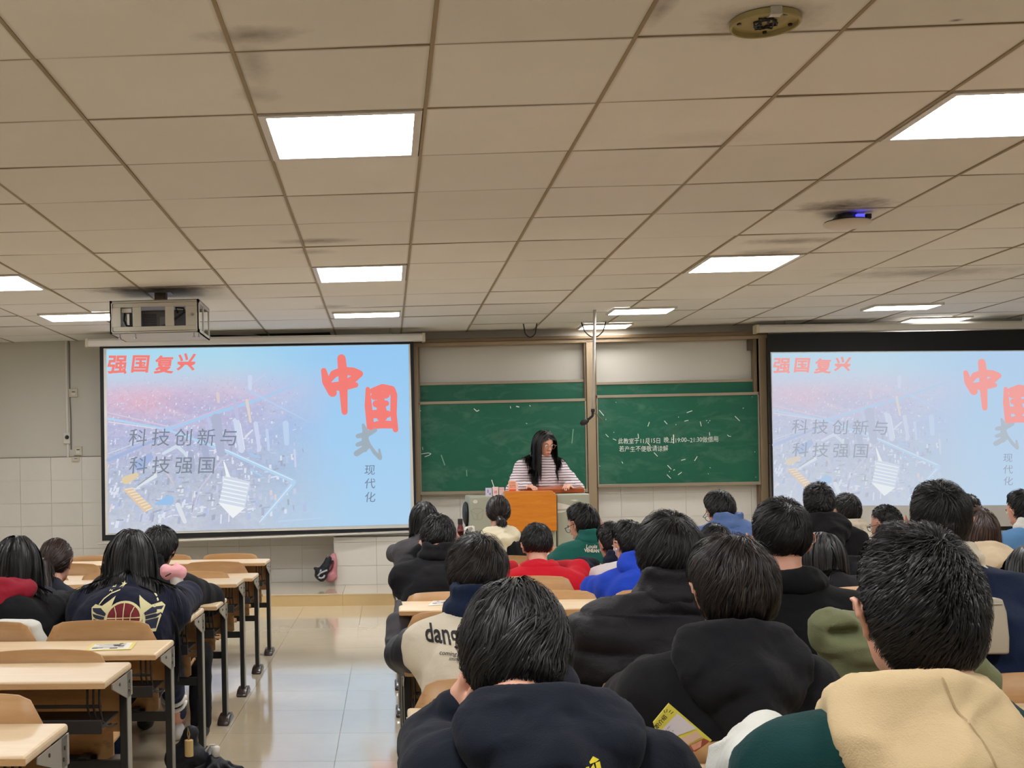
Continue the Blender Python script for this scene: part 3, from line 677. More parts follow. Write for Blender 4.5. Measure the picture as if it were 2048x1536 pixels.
def make_desk(bank, zt_, nseat):
    L = nseat * PITCH; s = -1 if bank == 'L' else 1          # local x = 0 at the aisle end, desk runs towards s
    o = empty('lecture_desk', (0, 0, 0))
    x0, x1 = (min(0, s * L), max(0, s * L))
    top = box(x0, x1, -0.40, 0, zt_ - 0.026, zt_).build('desk_top', M_LAMINATE, o, bevel=0.009)
    box(x0 + 0.001, x1 - 0.001, -0.4005, -0.398, zt_ - 0.024, zt_ - 0.006).build('edge_band', M_PLYEDGE, top)
    legs = [0.0] + [PITCH * 2 * i for i in range(1, nseat // 2 + 1) if PITCH * 2 * i < L - 0.3] + [L]
    for q in legs:
        a = s * q; xa, xb = (a, a - 0.03) if (s < 0 and q == 0) or (s > 0 and q == L) else (a, a + 0.03)
        if s > 0 and q == 0: xa, xb = 0.0, 0.03
        xa, xb = min(xa, xb), max(xa, xb)
        lg = box(xa + 0.002, xb - 0.002, -0.085, -0.02, 0.012, zt_ - 0.026).build('leg', M_BLACK, o, bevel=0.003)
        if q == 0:
            xo = xb - 0.002 if s < 0 else xa + 0.002
            box(xo - 0.003, xo + 0.003, -0.08, -0.022, 0.05, zt_ - 0.028).build('lit_side', M_GREY, lg)  # grey strip paints in the light caught by the leg's aisle side
        cx = (xa + xb) / 2; m = MB()
        ft = [(-0.115, 0.0), (-0.16, 0.0), (-0.155, 0.018), (-0.11, 0.042), (-0.03, 0.05), (0.03, 0.042), (0.075, 0.016), (0.08, 0)]
        m.prism([(y, z) for y, z in ft][::-1], cx - 0.033, cx + 0.033, 'x'); ftb = m.build('foot', M_FOOT, lg, bevel=0.012, smooth=True)
        bx = (xb if s < 0 else xa) if q == 0 else cx
        pl = [(-0.30, zt_ - 0.028), (-0.30, zt_ - 0.045), (-0.08, zt_ - 0.115), (0.0, zt_ - 0.115), (0.0, zt_ - 0.028)]
        br_ = MB().prism(pl, bx - 0.003, bx + 0.001, 'x').build('bracket', M_GREY, o)
        for (y, z) in ((-0.05, zt_ - 0.06), (-0.06, zt_ - 0.09), (-0.2, zt_ - 0.045)):
            MB().tube([(bx - 0.006, y, z), (bx + 0.004, y, z)], 0.006, 8).build('screw', M_FOOT, br_)
    # black book tray under the top
    tr = box(x0 + 0.03, x1 - 0.03, -0.33, -0.09, zt_ - 0.165, zt_ - 0.158).build('tray', M_RUBBER, o)
    m = MB().box(x0 + 0.03, x1 - 0.03, -0.335, -0.322, zt_ - 0.185, zt_ - 0.138).box(x0 + 0.03, x1 - 0.03, -0.335, -0.327, zt_ - 0.10, zt_ - 0.088)
    m.build('tray_lip', M_RUBBER, tr, bevel=0.003)
    rb = MB()
    for q in (0.035, 0.055, 0.075):
        for e in (0, L):
            x = s * (q if e == 0 else L - q)
            rb.tube([(x, -0.335, zt_ - 0.03), (x, -0.34, zt_ - 0.09), (x, -0.30, zt_ - 0.15), (x, -0.22, zt_ - 0.185), (x, -0.10, zt_ - 0.20)], 0.004, 5)
    rb.build('tray_rib', M_RUBBER, tr)['kind'] = 'stuff'
    box(x0 + 0.03, x1 - 0.03, -0.05, -0.03, 0.36, 0.40).build('seat_rail', M_BLACK, o, bevel=0.003)
    box(x0 + 0.03, x1 - 0.03, -0.045, -0.030, 0.50, zt_ - 0.03).build('modesty_panel', M_PLY, o)
    bv, bf = backrest_mesh(0.375, 0.785); sv, sf = seat_mesh(); b0 = s0 = k0 = None
    for i in range(nseat):
        c = s * (PITCH * (i + 0.5) + (0.055 if bank == 'L' else 0))
        if b0 is None:
            b0 = MB().add(bv, bf).build('backrest', M_PLY, o, smooth=True); s0 = MB().add(sv, sf).build('seat', M_PLY, o, smooth=True)
            k0 = MB().box(-0.16, -0.13, -0.04, 0.34, 0.385, 0.408).box(0.13, 0.16, -0.04, 0.34, 0.385, 0.408).box(-0.18, 0.18, 0.02, 0.05, 0.37, 0.40).build('seat_bracket', M_BLACK, o)
            for q in (b0, s0, k0): q.location.x = c
        else:
            for q in (b0, s0, k0): link_copy(q, o, (c, 0, 0))
    return o
def copy_tree(o, parent=None):
    c = link_copy(o, parent)
    for ch in o.children: copy_tree(ch, c)
    return c
ORD = ['front', 'second', 'third', 'fourth', 'fifth', 'sixth', 'seventh', 'eighth']
protos = {}
DESKLAB = {('L', 7): 'front row desk of the left bank, nearest the platform', ('R', 7): 'front row desk of the right bank, nearest the podium'}
for bank, nseat in (('L', 5), ('R', 10)):
    for k in range(-1, 8):
        if bank == 'L' and k < -1: continue
        par = k % 2
        if (bank, par) not in protos: o = protos[(bank, par)] = make_desk(bank, ztop(k), nseat)
        else: o = copy_tree(protos[(bank, par)])
        o.location = (LX if bank == 'L' else RX, yrow(bank, k), 0)
        n = 7 - k; side = 'left' if bank == 'L' else 'right'
        lab = {('L', 0): 'nearest left bank desk, its bare corner at the lower left photo corner', ('L', 1): 'bare left bank desk, second nearest, between flyer desk and corner desk',
               ('L', 2): 'left bank desk with the colourful flyer lying on its top', ('L', -1): 'left bank desk just below the photo, behind the corner desk',
               ('R', 0): 'right bank desk beside the aisle, in front of the boy holding his head', ('R', -1): 'right bank desk with the yellow booklet standing on it'}.get((bank, k),
               'beech desk in the %s row of the %s bank, counted from the platform' % (ORD[n] if n < 8 else 'last', side))
        tag(o, lab, 'desk', 'fixed desk rows of the %s bank' % side)

# ------------------------------------------------------------------ things hanging from the ceiling
def at_ceiling(px, py): return PZ(px, py, CEIL)
# caged projector
yc = 10.0; a, b = P(219, 602, yc), P(398, 664, yc)
pj = empty('caged_projector', ((a.x + b.x) / 2, yc, b.z), 'projector locked in a pale metal cage on a short ceiling pole', 'projector')
hw, H, D = (b.x - a.x) / 2, a.z - b.z, 0.62; tt = 0.012
M_CAGE = plain('cage_enamel', C(176, 172, 158), 0.45, 0.04)
zc = CEIL - b.z
MB().box(-0.05, 0.05, D * 0.45, D * 0.45 + 0.09, H, zc).build('ceiling_pole', plain('pole_brown', C(96, 84, 66), 0.5), pj)
MB().box(-0.1, 0.1, D * 0.4, D * 0.4 + 0.16, zc - 0.01, zc).build('mount_plate', M_GREY, pj)
# front door with three cut-outs
cuts = [(-0.64, -0.29, 0.22, 0.80), (0.0, 0, 0, 0)]
def zx(x): return -hw + 2 * hw * (x - 697) / (1270 - 697)
def zz(y): return H * (460 - y) / (460 - 245)
holes = [(768, 845, 293, 415), (900, 1055, 290, 415), (1112, 1187, 292, 412)]
m = MB(); xs = [zx(715)] + [zx(q) for h_ in holes for q in (h_[0], h_[1])] + [zx(1258)]
m.box(-hw, hw, 0, tt, 0, zz(447)).box(-hw, hw, 0, tt, zz(262), H).box(-hw, zx(715), 0, tt, 0, H).box(zx(1258), hw, 0, tt, 0, H)
m.build('cage_frame', M_CAGE, pj, bevel=0.002)
d = MB().box(zx(717), zx(1256), -0.006, 0.006, zz(445), zz(416)).box(zx(717), zx(1256), -0.006, 0.006, zz(290), zz(264))
prev = zx(717)
for h_ in holes: d.box(prev, zx(h_[0]), -0.006, 0.006, zz(416), zz(290)); prev = zx(h_[1])
d.box(prev, zx(1256), -0.006, 0.006, zz(416), zz(290)); dr = d.build('door', M_CAGE, pj, bevel=0.003)
MB().tube([(zx(1230), -0.006, zz(345)), (zx(1230), -0.02, zz(345))], 0.013, 12).build('lock', M_STEEL, dr)
for q in (zz(280), zz(430)): MB().tube([(zx(712), -0.008, q - 0.02), (zx(712), -0.008, q + 0.02)], 0.005, 8).build('hinge', M_GREY, dr)
m = MB().box(-hw, hw, 0, D, H - 0.006, H).box(-hw, hw, D - 0.01, D, 0, 0.03).box(-hw, hw, D - 0.01, D, H - 0.03, H)
for x in (-hw, hw - tt):
    m.box(x, x + tt, 0, D, 0, 0.03).box(x, x + tt, 0, D, H - 0.03, H).box(x, x + tt, D * 0.42, D * 0.47, 0, H).box(x, x + tt, D - 0.03, D, 0, H).box(x, x + tt, 0, 0.05, 0, H)
m.box(-hw, -hw + tt, 0, D, 0, H).box(-hw, hw, 0, D, 0, 0.006)
m.build('cage_body', M_CAGE, pj)
MB().box(-hw * .62, hw * .72, 0.10, 0.50, 0.03, H * 0.72).build('projector_body', plain('projector_grey', C(92, 92, 94), 0.5), pj, bevel=0.01)
m = MB()
for i in range(9): m.box(-0.12, 0.0, 0.094, 0.1, 0.06 + i * 0.014, 0.066 + i * 0.014)
m.build('vent_slat', M_RUBBER, pj)['kind'] = 'stuff'
box(0.03, 0.13, 0.095, 0.1, 0.05, 0.15).build('port_panel', plain('port_grey', C(120, 120, 122), .5), pj)
MB().tube([(zx(790), 0.03, zz(320)), (zx(785), 0.03, zz(370)), (zx(800), 0.03, zz(405)), (zx(840), 0.03, zz(412))], 0.009, 8).build('cable', M_RUBBER, pj, smooth=True)
MB().tube([(zx(1010), 0.05, zz(418)), (zx(1060), 0.03, zz(405)), (zx(1140), 0.03, zz(350)), (zx(1175), 0.03, zz(325)), (zx(1170), 0.03, zz(300)), (zx(1120), 0.03, zz(296)), (zx(1130), 0.04, zz(330))], 0.010, 8).build('cable', M_RUBBER, pj, smooth=True)
box(zx(770), zx(835), 0.02, 0.05, zz(322), zz(294)).build('plug', M_WHITE, pj, bevel=0.003)
for x in (-hw * .8, -hw * .45, hw * .87, hw * .98): MB().tube([(x, 0.04, 0.0), (x, 0.04, -0.035)], 0.005, 6).tube([(x, 0.04, -0.03), (x, 0.04, -0.04)], 0.012, 8).build('bolt', M_STEEL, pj)
# fitting left over from a removed lamp: yellowed round plate
q = at_ceiling(1530, 38); r_ = abs(PZ(1597, 38, CEIL).x - PZ(1463, 38, CEIL).x) / 2
bp = empty('lamp_base', q, 'round yellowed mounting plate of a removed fitting, wires showing', 'ceiling fitting')
prof = [(r_ * .96, 0), (r_, -0.004), (r_, -0.024), (r_ * .965, -0.028), (r_ * .93, -0.026), (r_ * .92, -0.009), (0.01, -0.009)]
MB().lathe((0, 0, 0), prof, 40).build('plate', plain('yellowed_enamel', C(158, 146, 98), 0.55, 0.15, 12), bp, smooth=False)
box(-0.02, 0.02, -r_ - 0.004, -r_ * .78, -0.031, -0.001).build('notch_cover', M_CEIL, bp)
m = MB(); random.seed(3)
for i in range(5):
    a0 = random.uniform(0, 6.28); pts = [(0.04 * math.cos(a0 + j * .9) * (1 - j * .1) + random.uniform(-.012, .012), 0.045 * math.sin(a0 + j * .9), -0.012 - 0.006 * (j % 3)) for j in range(6)]
    m.tube(pts, 0.0035, 6)
m.build('wire_bundle', M_RUBBER, bp)
for (x, y) in ((-.09, .01), (.1, .03), (.05, -.07), (.03, .1)): MB().tube([(x, y, -.008), (x, y, -.016)], 0.008, 8).build('screw', M_FOOT, bp)
# detector / access point disc with a blue light
q = at_ceiling(1694, 428); wd = P(1741, 438, q.y).x - P(1648, 438, q.y).x
dt = empty('ceiling_access_point', q, 'round white ceiling device with a glowing blue light', 'ceiling device')
MB().lathe((0, 0, 0), [(0.06, 0), (0.09, -0.03), (0.09, -0.05), (0.05, -0.055)], 24).build('mount', plain('dark_mount', C(90, 88, 84), .5), dt)
MB().lathe((0, 0, -0.052), [(wd / 2 * .93, 0), (wd / 2, -0.006), (wd / 2 * .98, -0.016), (wd / 2 * .8, -0.03), (wd / 2 * .4, -0.036), (0.02, -0.037)], 48).build('disc', plain('disc_white', C(205, 196, 180), .5), dt, smooth=True)
MB().lathe((0, 0, -0.05), [(wd / 2 * .94, 0.002), (wd / 2 * .95, -0.004), (wd / 2 * .9, -0.005)], 48).build('rim', M_RUBBER, dt)
box(0.02, 0.07, -0.11, -0.08, -0.05, -0.022).build('status_light', emis('blue_led', C(60, 60, 255), 3.0), dt, bevel=0.004)
box(-.1, -.07, -.1, -.07, -.05, -.02).build('clip', M_RUBBER, dt); box(.09, .12, -.09, -.06, -.05, -.02).build('clip', M_RUBBER, dt)
# boom microphone on its long drop pole
ym = 12.2; a = P(1190, 648, ym); b = P(1186, 818, ym)
mc = empty('hanging_microphone', (b.x, ym, b.z), 'black microphone on a long white pole hung from the ceiling', 'microphone')
MB().tube([(a.x - b.x, 0, CEIL - b.z), (0, 0, 0)], [0.016, 0.013], 10).build('pole', M_WHITE, mc, smooth=True)
MB().tube([(0, 0, 0), (-.002, 0, -.03)], 0.02, 10).build('joint', M_RUBBER, mc)
pe = [P(x, y, ym) - Vector(mc.location) for x, y in ((1186, 822), (1185, 832), (1178, 838), (1172, 842))]
MB().tube(pe, 0.013, 8).build('gooseneck', M_RUBBER, mc, smooth=True)
c_ = P(1170, 843, ym) - Vector(mc.location); MB().tube([c_ + Vector((.035, 0, .012)), c_ + Vector((.01, 0, 0)), c_ + Vector((-.02, 0, -.012)), c_ + Vector((-.045, 0, -.028))], [0.014, .028, .032, .016], 12).build('capsule', M_RUBBER, mc, smooth=True)
pe = [P(x, y, ym) - Vector(mc.location) for x, y in ((1188, 826), (1195, 830), (1203, 838), (1207, 846), (1203, 842), (1195, 832))]
MB().tube(pe, 0.005, 6).build('wire', plain('olive_wire', C(90, 96, 70), .6), mc)
# loose bits by the ceiling edge
def wire_loop(px0, py0, px1, py1, dip, lab):
    a, b = P(px0, py0, 13.2), P(px1, py1, 13.2); pts = []
    for i in range(9):
        t = i / 8; pts.append(((a.x * (1 - t) + b.x * t) - a.x, 0, (a.z * (1 - t) + b.z * t) - dip * math.sin(math.pi * t) - a.z))
    pts[0] = (0, 0, CEIL - a.z); pts[-1] = (b.x - a.x, 0, CEIL - a.z)
    o = MB().tube(pts, 0.007, 6).build('cable_loop', M_RUBBER, None); o.location = (a.x, 13.2, a.z); tag(o, lab, 'cable')
wire_loop(1047, 662, 1074, 662, 0.07, 'small black cable loop drooping from the ceiling edge above the left chalkboard')
wire_loop(1163, 655, 1212, 655, 0.11, 'black cable sagging beside the top of the microphone pole')
# ------------------------------------------------------------------ podium and what stands on it
yp = 11.5
def L3(px, py, Y, o): q = P(px, py, Y); return q - Vector(o)
M_CONS = plain('console_greygreen', C(158, 160, 142), 0.4, 0.04); M_ORANGE = mat_wood('orange_veneer', C(196, 112, 24), C(214, 136, 40), 0.35, 0, 1.2)
M_REDWOOD = mat_wood('red_brown_wood', C(150, 68, 26), C(176, 86, 36), 0.3, 0, 1.0)
po = P(1060, 990, yp); o = (po.x, yp, PLZ)
pod = empty('podium', o, 'teacher podium with orange wood front between two grey-green consoles', 'podium')
def pxb(px0, py0, px1, py1, y0, y1, name, mat, bev=0.008, toz=None, par=pod):
    a, b = L3(px0, py0, y0, o), L3(px1, py1, y0, o)
    return box(a.x, b.x, y0 - yp, y1 - yp, (b.z if toz is None else toz), a.z).build(name, mat, par, bevel=bev)
c1 = pxb(940, 993, 1011, 1062, yp, yp + 0.75, 'console_left', M_CONS, 0.015, 0.0)
c2 = pxb(1113, 988, 1181, 1062, yp, yp + 0.75, 'console_right', M_CONS, 0.015, 0.0)
pxb(1011, 992, 1113, 1062, yp + 0.03, yp + 0.75, 'console_middle', M_CONS, 0.01, 0.0)
a, b = L3(1010, 986, yp - 0.08, o), L3(1114, 1062, yp - 0.08, o)
hw = (b.x - a.x) / 2; cx = (a.x + b.x) / 2; zt2 = a.z; zb2 = b.z; r_ = 0.03
poly = [(cx - hw, zb2), (cx + hw, zb2), (cx + hw, zt2 - r_), (cx + hw - r_ * .3, zt2 - r_ * .3), (cx + hw - r_, zt2), (cx - hw, zt2)]
fp = MB().prism(poly, -0.08, -0.005, 'y').build('front_panel', M_ORANGE, pod, bevel=0.006)
box(cx - hw + .002, cx + hw - r_, -0.08, 0.5, zt2 - .002, zt2 + 0.012).build('panel_top', plain('orange_edge', C(206, 124, 44), .35), pod, bevel=.004)
box(cx - hw, cx + hw, -0.02, -0.003, 0.10, zb2).build('lower_panel', M_CONS, pod)
# reading board
a = L3(1040, 976, yp + 0.25, o); b = L3(1167, 985, yp + 0.25, o)
MB().add([(a.x, .20, b.z), (b.x, .20, b.z), (b.x, .20, b.z + .045), (a.x, .20, b.z + .035), (a.x, .62, b.z + .02), (b.x, .62, b.z + .02), (b.x, .62, b.z + .085), (a.x, .62, b.z + .07)],
         [(0, 1, 2, 3), (4, 7, 6, 5), (0, 3, 7, 4), (1, 5, 6, 2), (3, 2, 6, 7), (0, 4, 5, 1)]).build('reading_board', M_REDWOOD, pod, bevel=0.004)
# console graphics
def decal(par, poly_px, Y, mat, name, oo=o, lift=0.002):
    m = MB()
    for poly in poly_px: m.add([L3(x, y, Y, oo) + Vector((0, -lift, 0)) for x, y in poly], [tuple(range(len(poly)))])
    return m.build(name, mat, par)
M_LINE = plain('grey_outline', C(116, 118, 104), .6); M_PALE = plain('pale_film', C(206, 206, 196), .5)
q = lambda x, y: (940 + x / 6.677, 840 + y / 6.677)
def outl(pts, wd=3): return ribbon([q(*p) for p in pts], [wd / 6.677] * len(pts))
decal(c1, outl([(15, 1205), (50, 1188), (95, 1180), (150, 1186), (180, 1200), (160, 1320), (145, 1332), (108, 1335), (103, 1256), (180, 1210)]) + outl([(15, 1205), (20, 1222), (90, 1256), (92, 1335), (50, 1328), (40, 1300), (15, 1215)]), yp, M_LINE, 'emblem_outline')
decal(c1, [[(q(70, 1090)[0] + 4.6 * math.cos(i * .5236) * (1 + .08 * (i % 2)), q(70, 1090)[1] + 3.8 * math.sin(i * .5236)) for i in range(12)]], yp, M_PALE, 'sticker', lift=.0025)
decal(c2, [[q(*p) for p in s_] for s_ in ([(1170, 1105), (1240, 1118), (1330, 1140), (1420, 1165), (1330, 1185), (1170, 1192)], [(1330, 1070), (1400, 1062), (1450, 1070), (1400, 1084)], [(1170, 1215), (1300, 1208), (1230, 1235), (1170, 1240)])], yp, M_PALE, 'film_patch')
# cartons and the card on the podium top
M_PINKW = plain('carton_pink', C(232, 204, 200), .6); M_ORW = plain('card_orange', C(238, 176, 150), .6); M_OINK = plain('orange_ink', C(214, 92, 56), .7); M_LIL = plain('carton_lilac', C(206, 200, 218), .6)
def carton(px0, py0, px1, py1, Y, mat, label, sat=None):
    a, b = P(px0, py0, Y), P(px1, py1, Y); zt_ = PLZ + (zt2 if px0 > 1009 else 0)
    base = L3(px0, 993, yp, o).z + PLZ if px0 < 1009 else zt2 + PLZ + .012
    c = empty('carton', ((a.x + b.x) / 2, Y, base), label, 'carton'); h = a.z - base; w_ = (b.x - a.x) / 2
    box(-w_, w_, 0, 0.07, 0, h).build('box_body', mat, c, bevel=.002)
    return c, w_, h
c, w_, h = carton(972, 976, 984, 993, yp + .1, M_LIL, 'small lilac-printed carton, leftmost on the podium')
MB().box(-w_ * .6, -w_ * .1, -.001, 0, h * .4, h * .8).box(0, w_ * .7, -.001, 0, h * .15, h * .4).build('print', plain('lilac_ink', C(150, 140, 196), .7), c)
c, w_, h = carton(985.5, 974, 997, 993, yp + .1, M_PINKW, 'pink carton with a white straw, middle of three on the podium')
MB().tube([(-.01, .03, h - .01), (-.035, .02, h + .07)], .004, 6).build('straw', M_PAPER, c)
MB().box(-w_ * .5, w_ * .5, -.001, 0, h * .3, h * .6).build('print', plain('pink_ink', C(214, 150, 146), .7), c)
c, w_, h = carton(998, 975, 1009, 993, yp + .1, M_PINKW, 'plain pink carton beside the one with a straw on the podium')
box(-w_, w_, -.001, 0.0, h * .78, h * .86).build('print', plain('pink_ink', C(214, 150, 146), .7), c)
c, w_, h = carton(1018, 962, 1032, 988, yp + .05, M_ORW, 'tall orange-lettered carton standing before the presenter')
box(w_ + .001, w_ + .022, 0, .07, 0, h * .8).build('side_flap', M_PINKW, c)
for s_, z, sz, mt in (('LUNG1', .76, .042, M_OINK), ('现代教育', .52, .026, M_LINE), ('教室使用', .36, .026, M_OINK)):
    vs, fs = text_mesh(s_, 1, .01); mx = max(v[0] for v in vs); k_ = 2 * w_ * .85 / mx
    MB().add([(-w_ * .85 + v[0] * k_, -.001, h * z + v[1] * k_ * .9) for v in vs], fs).build('lettering', mt, c)
box(-w_, w_, -.001, 0, h * .02, h * .2).build('print', M_OINK, c)
# bottle, swivel chair and cables left of the podium
q_ = P(921, 1070, 11.2); bt = empty('thermos', (q_.x, 11.2, PLZ), 'dark red bottle standing left of the podium', 'bottle'); hh = P(921, 1038, 11.2).z - PLZ
MB().lathe((0, 0, 0), [(.015, hh), (.022, hh - .01), (.022, hh - .06), (.03, hh - .09), (.036, hh - .14), (.036, .7), (.036, .65)], 16).build('bottle_body', plain('dark_red', C(92, 26, 26), .35), bt, smooth=True)
MB().lathe((0, 0, 0), [(.022, hh + .002), (.024, hh - .004), (.024, hh - .05)], 16).build('cap', M_RUBBER, bt)
st = empty('side_stand', (q_.x, 11.25, PLZ), 'narrow dark stand under the dark red bottle', 'stand')
MB().box(-.1, .12, -.12, .12, .62, .65).build('shelf', M_GREY, st, bevel=.004)
MB().tube([(0, 0, 0), (0, 0, .62)], .02, 10).build('post', M_BLACK, st); MB().lathe((0, 0, 0), [(.03, .03), (.14, .012), (.14, 0)], 20).build('base', M_BLACK, st)
a = P(931, 1007, 11.9); b = P(931, 1062, 11.9); ch = empty('swivel_chair', (a.x, 11.9, PLZ), 'black swivel chair seen edge-on left of the podium', 'chair'); ch.rotation_euler = (0, 0, math.pi)
za, zb_ = a.z - PLZ, b.z - PLZ
MB().ball((0, 0, (za + zb_) / 2 + .04), (.032, .2, (za - zb_) / 2 - .02), 16, 12).build('backrest', M_RUBBER, ch, smooth=True)
MB().ball((.22, 0, .47), (.24, .23, .045), 20, 8).build('seat', M_RUBBER, ch, smooth=True)
MB().tube([(0.0, 0, zb_ + .1), (-.02, 0, .62), (.02, 0, .48), (.2, 0, .44)], .014, 8).build('back_support', M_BLACK, ch, smooth=True)
MB().tube([(.22, 0, .44), (.22, 0, .06)], .025, 10).build('gas_lift', M_STEEL, ch)
for i in range(5):
    an = i * 1.2566; e = (.22 + .26 * math.cos(an), .26 * math.sin(an)); lg = MB().tube([(.22, 0, .09), (e[0], e[1], .06)], [.022, .014], 8).build('leg', M_BLACK, ch)
    MB().ball((e[0], e[1], .028), .028, 10, 7).build('castor', M_RUBBER, lg)
m = MB(); random.seed(5)
for i in range(4): m.tube([(0.0 + .05 * math.cos(t_ * 5 + i), -.02 + .01 * i, .62 + .045 * math.sin(t_ * 6 + i)) for t_ in [j / 10 for j in range(11)]], .006, 6)
o_ = m.build('cable_coil', M_PAPER, None); o_.location = (q_.x + .08, 11.2, PLZ + 0.08); tag(o_, 'tangled white cables beside the dark red bottle', 'cable')

# ------------------------------------------------------------------ flyers, book and booklet on the desks
M_F1 = plain('flyer_ink_dark', C(70, 66, 70), .7); M_F2 = plain('flyer_yellow', C(222, 206, 120), .7); M_F3 = plain('flyer_rust', C(160, 98, 66), .7)
def flyer(corners, k, lab, seed, yellow=True):
    """corners: far-left, far-right, near-right, near-left pixels on the desk top of row k"""
    z = ztop(k) + .0015; pts = [PZ(x, y, z) for x, y in corners]; c0 = sum(pts, Vector()) / 4
    o = empty('flyer', c0, lab, 'flyer', 'printed flyers lying on the desks'); random.seed(seed)
    loc = [p - c0 for p in pts]
    sheet = MB().add([tuple(p) for p in loc] + [tuple(p + Vector((0, 0, .0012))) for p in loc], [(0, 1, 2, 3), (7, 6, 5, 4), (0, 4, 5, 1), (1, 5, 6, 2), (2, 6, 7, 3), (3, 7, 4, 0)]).build('sheet', M_F2 if yellow else M_PAPER, o)
    def pr(u0, v0, u1, v1, mt, lift, nm='print'):
        MB().add([tuple(bilerp(loc, u, v) + Vector((0, 0, .0012 + lift))) for u, v in ((u0, v1), (u1, v1), (u1, v0), (u0, v0))], [(0, 1, 2, 3)]).build(nm, mt, sheet)
    pr(.08, .1, .92, .9, M_PAPER, .0003)
    for i in range(7):
        u, v = random.uniform(.1, .7), random.uniform(.12, .75); pr(u, v, u + random.uniform(.08, .2), v + random.uniform(.08, .16), random.choice([M_F1, M_F1, M_F3]), .0006 + i * .00005)
    for i in range(4):
        v = .2 + i * .17; pr(.12 + .1 * (i % 2), v, .8, v + .035, M_F1, .001)
flyer([(185, 1288), (274, 1284), (262, 1299), (168, 1302)], 2, 'yellow-edged flyer on the bare desk of the left bank', 1)
flyer([(866, 1202), (905, 1200), (900, 1208), (856, 1212)], 3, 'flyer on the desk corner beside the varsity jacket shoulder', 2, False)
flyer([(1108, 1186), (1172, 1185), (1165, 1195), (1120, 1196)], 4, 'flyer on the desk behind the red sweater', 3, False)
flyer([(1142, 1248), (1165, 1244), (1160, 1262), (1135, 1266)], 2, 'flyer half hidden between the down jacket sleeve and the large head', 4, False)
# open book
z = ztop(4) + .002; c0 = PZ(1193, 1190, z); bk = empty('open_book', c0, 'open white book on the desk beside the bright blue jacket', 'book')
for s_ in (-1, 1):
    vs = []
    for i in range(6):
        x = s_ * i * .032; zz_ = .022 * math.sin(min(1, i / 2.2) * 1.5) * (1 - i / 9)
        vs += [(x, -.1, zz_ + .004), (x, .1, zz_ + .004), (x, .1, 0), (x, -.1, 0)]
    fs = []
    for i in range(5):
        for j in range(4): q4 = (i * 4 + j, (i + 1) * 4 + j, (i + 1) * 4 + (j + 1) % 4, i * 4 + (j + 1) % 4); fs.append(q4 if s_ < 0 else q4[::-1])
    fs += [(0, 1, 2, 3), (23, 22, 21, 20)] if s_ < 0 else [(3, 2, 1, 0), (20, 21, 22, 23)]
    MB().add(vs, fs).build('page_block', M_PAPER, bk)
bk.rotation_euler = (0, 0, .5)
# yellow booklet leaning on the backrest of the desk behind
zb_ = ztop(-1); M_BKY = plain('booklet_yellow', C(206, 196, 74), .55, .04); M_BKG = plain('booklet_panel', C(196, 192, 198), .6); M_INK = plain('black_ink', C(34, 30, 26), .7); M_BKP = plain('booklet_rose', C(202, 172, 150), .6)
yb = yrow('R', -1) - .03
bkc = [P(1290 + x / 9.847, 1380 + y / 9.847, yb) for x, y in ((475, 265), (1320, 975), (1000, 1222), (350, 1222), (165, 640))]
o2 = Vector((bkc[3].x, yb, zb_)); bo = empty('booklet', o2, 'yellow booklet with black heading propped on the desk among the nearest students', 'booklet')
def bl(x, y, l=0): q5 = P(1290 + x / 9.847, 1380 + y / 9.847, yb - l); q5 = q5 - o2; return Vector((q5.x, -l + (q5.z) * .0, max(q5.z, .001)))
def bpoly(pts, mt, nm, l, par): return MB().add([tuple(bl(x, y, l)) for x, y in pts][::-1], [tuple(range(len(pts)))]).build(nm, mt, par)
outer = [(475, 265), (165, 640), (250, 900), (340, 1225), (1000, 1225), (1320, 990)]
f_ = [tuple(bl(x, y, 0)) for x, y in outer]; n_ = len(f_)
cov = MB().add(f_ + [(v[0], v[1] + .006, v[2]) for v in f_], [tuple(range(n_)), tuple(range(2 * n_ - 1, n_ - 1, -1))] + [((i + 1) % n_, i, i + n_, (i + 1) % n_ + n_) for i in range(n_)]).build('cover', M_BKY, bo)
bpoly([(640, 460), (245, 870), (320, 1010), (1010, 765)], M_BKG, 'text_panel', .0012, cov)
bpoly([(1020, 810), (345, 1120), (365, 1215), (600, 1210), (1130, 920)], M_BKP, 'text_panel', .0012, cov)
bpoly([(1160, 950), (780, 1140), (830, 1218), (1000, 1215), (1280, 1010)], plain('photo_rust', C(140, 70, 52), .5, .5, 60), 'photo_panel', .0016, cov)
bpoly([(1120, 985), (900, 1090), (960, 1190), (1100, 1120)], plain('photo_skin', C(196, 140, 118), .5, .3, 60), 'photo_panel', .002, cov)
ang = math.atan2(-(640 - 265), -(475 - 165)) ; ux, uy = (475 - 165) / 486.0, (265 - 640) / 486.0; nx_, ny_ = -uy, ux
def btxt(s_, x, y, size, mt, bold=0.0, dx=1.0):
    vs, fs = text_mesh(s_, 1.0, bold, space=dx)
    MB().add([tuple(bl(x + (v[0] * ux + v[1] * uy) * size, y + (v[0] * uy - v[1] * ux) * size, .003)) for v in vs], fs).build('lettering', mt, cov)
btxt('职介绍', 240, 775, 105, M_INK, .02)
for i, t_ in enumerate(('学生实习 就业 岗位 ！', '招聘 信 息 · · 更 ！', '服务 联系 方式 · 见')): btxt(t_, 300 + i * 38, 960 + i * 36, 36, plain('indigo_ink', C(70, 62, 110), .7), .005)
m = MB()
for (p0, p1) in (((372, 400), (395, 450)), ((437, 382), (425, 437)), ((505, 400), (475, 440)), ((557, 432), (510, 468))):
    for poly in ribbon([p0, p1], [14, 14]): m.add([tuple(bl(x, y, .003)) for x, y in poly], [tuple(range(len(poly)))])
m.build('heading_rays', M_INK, cov)

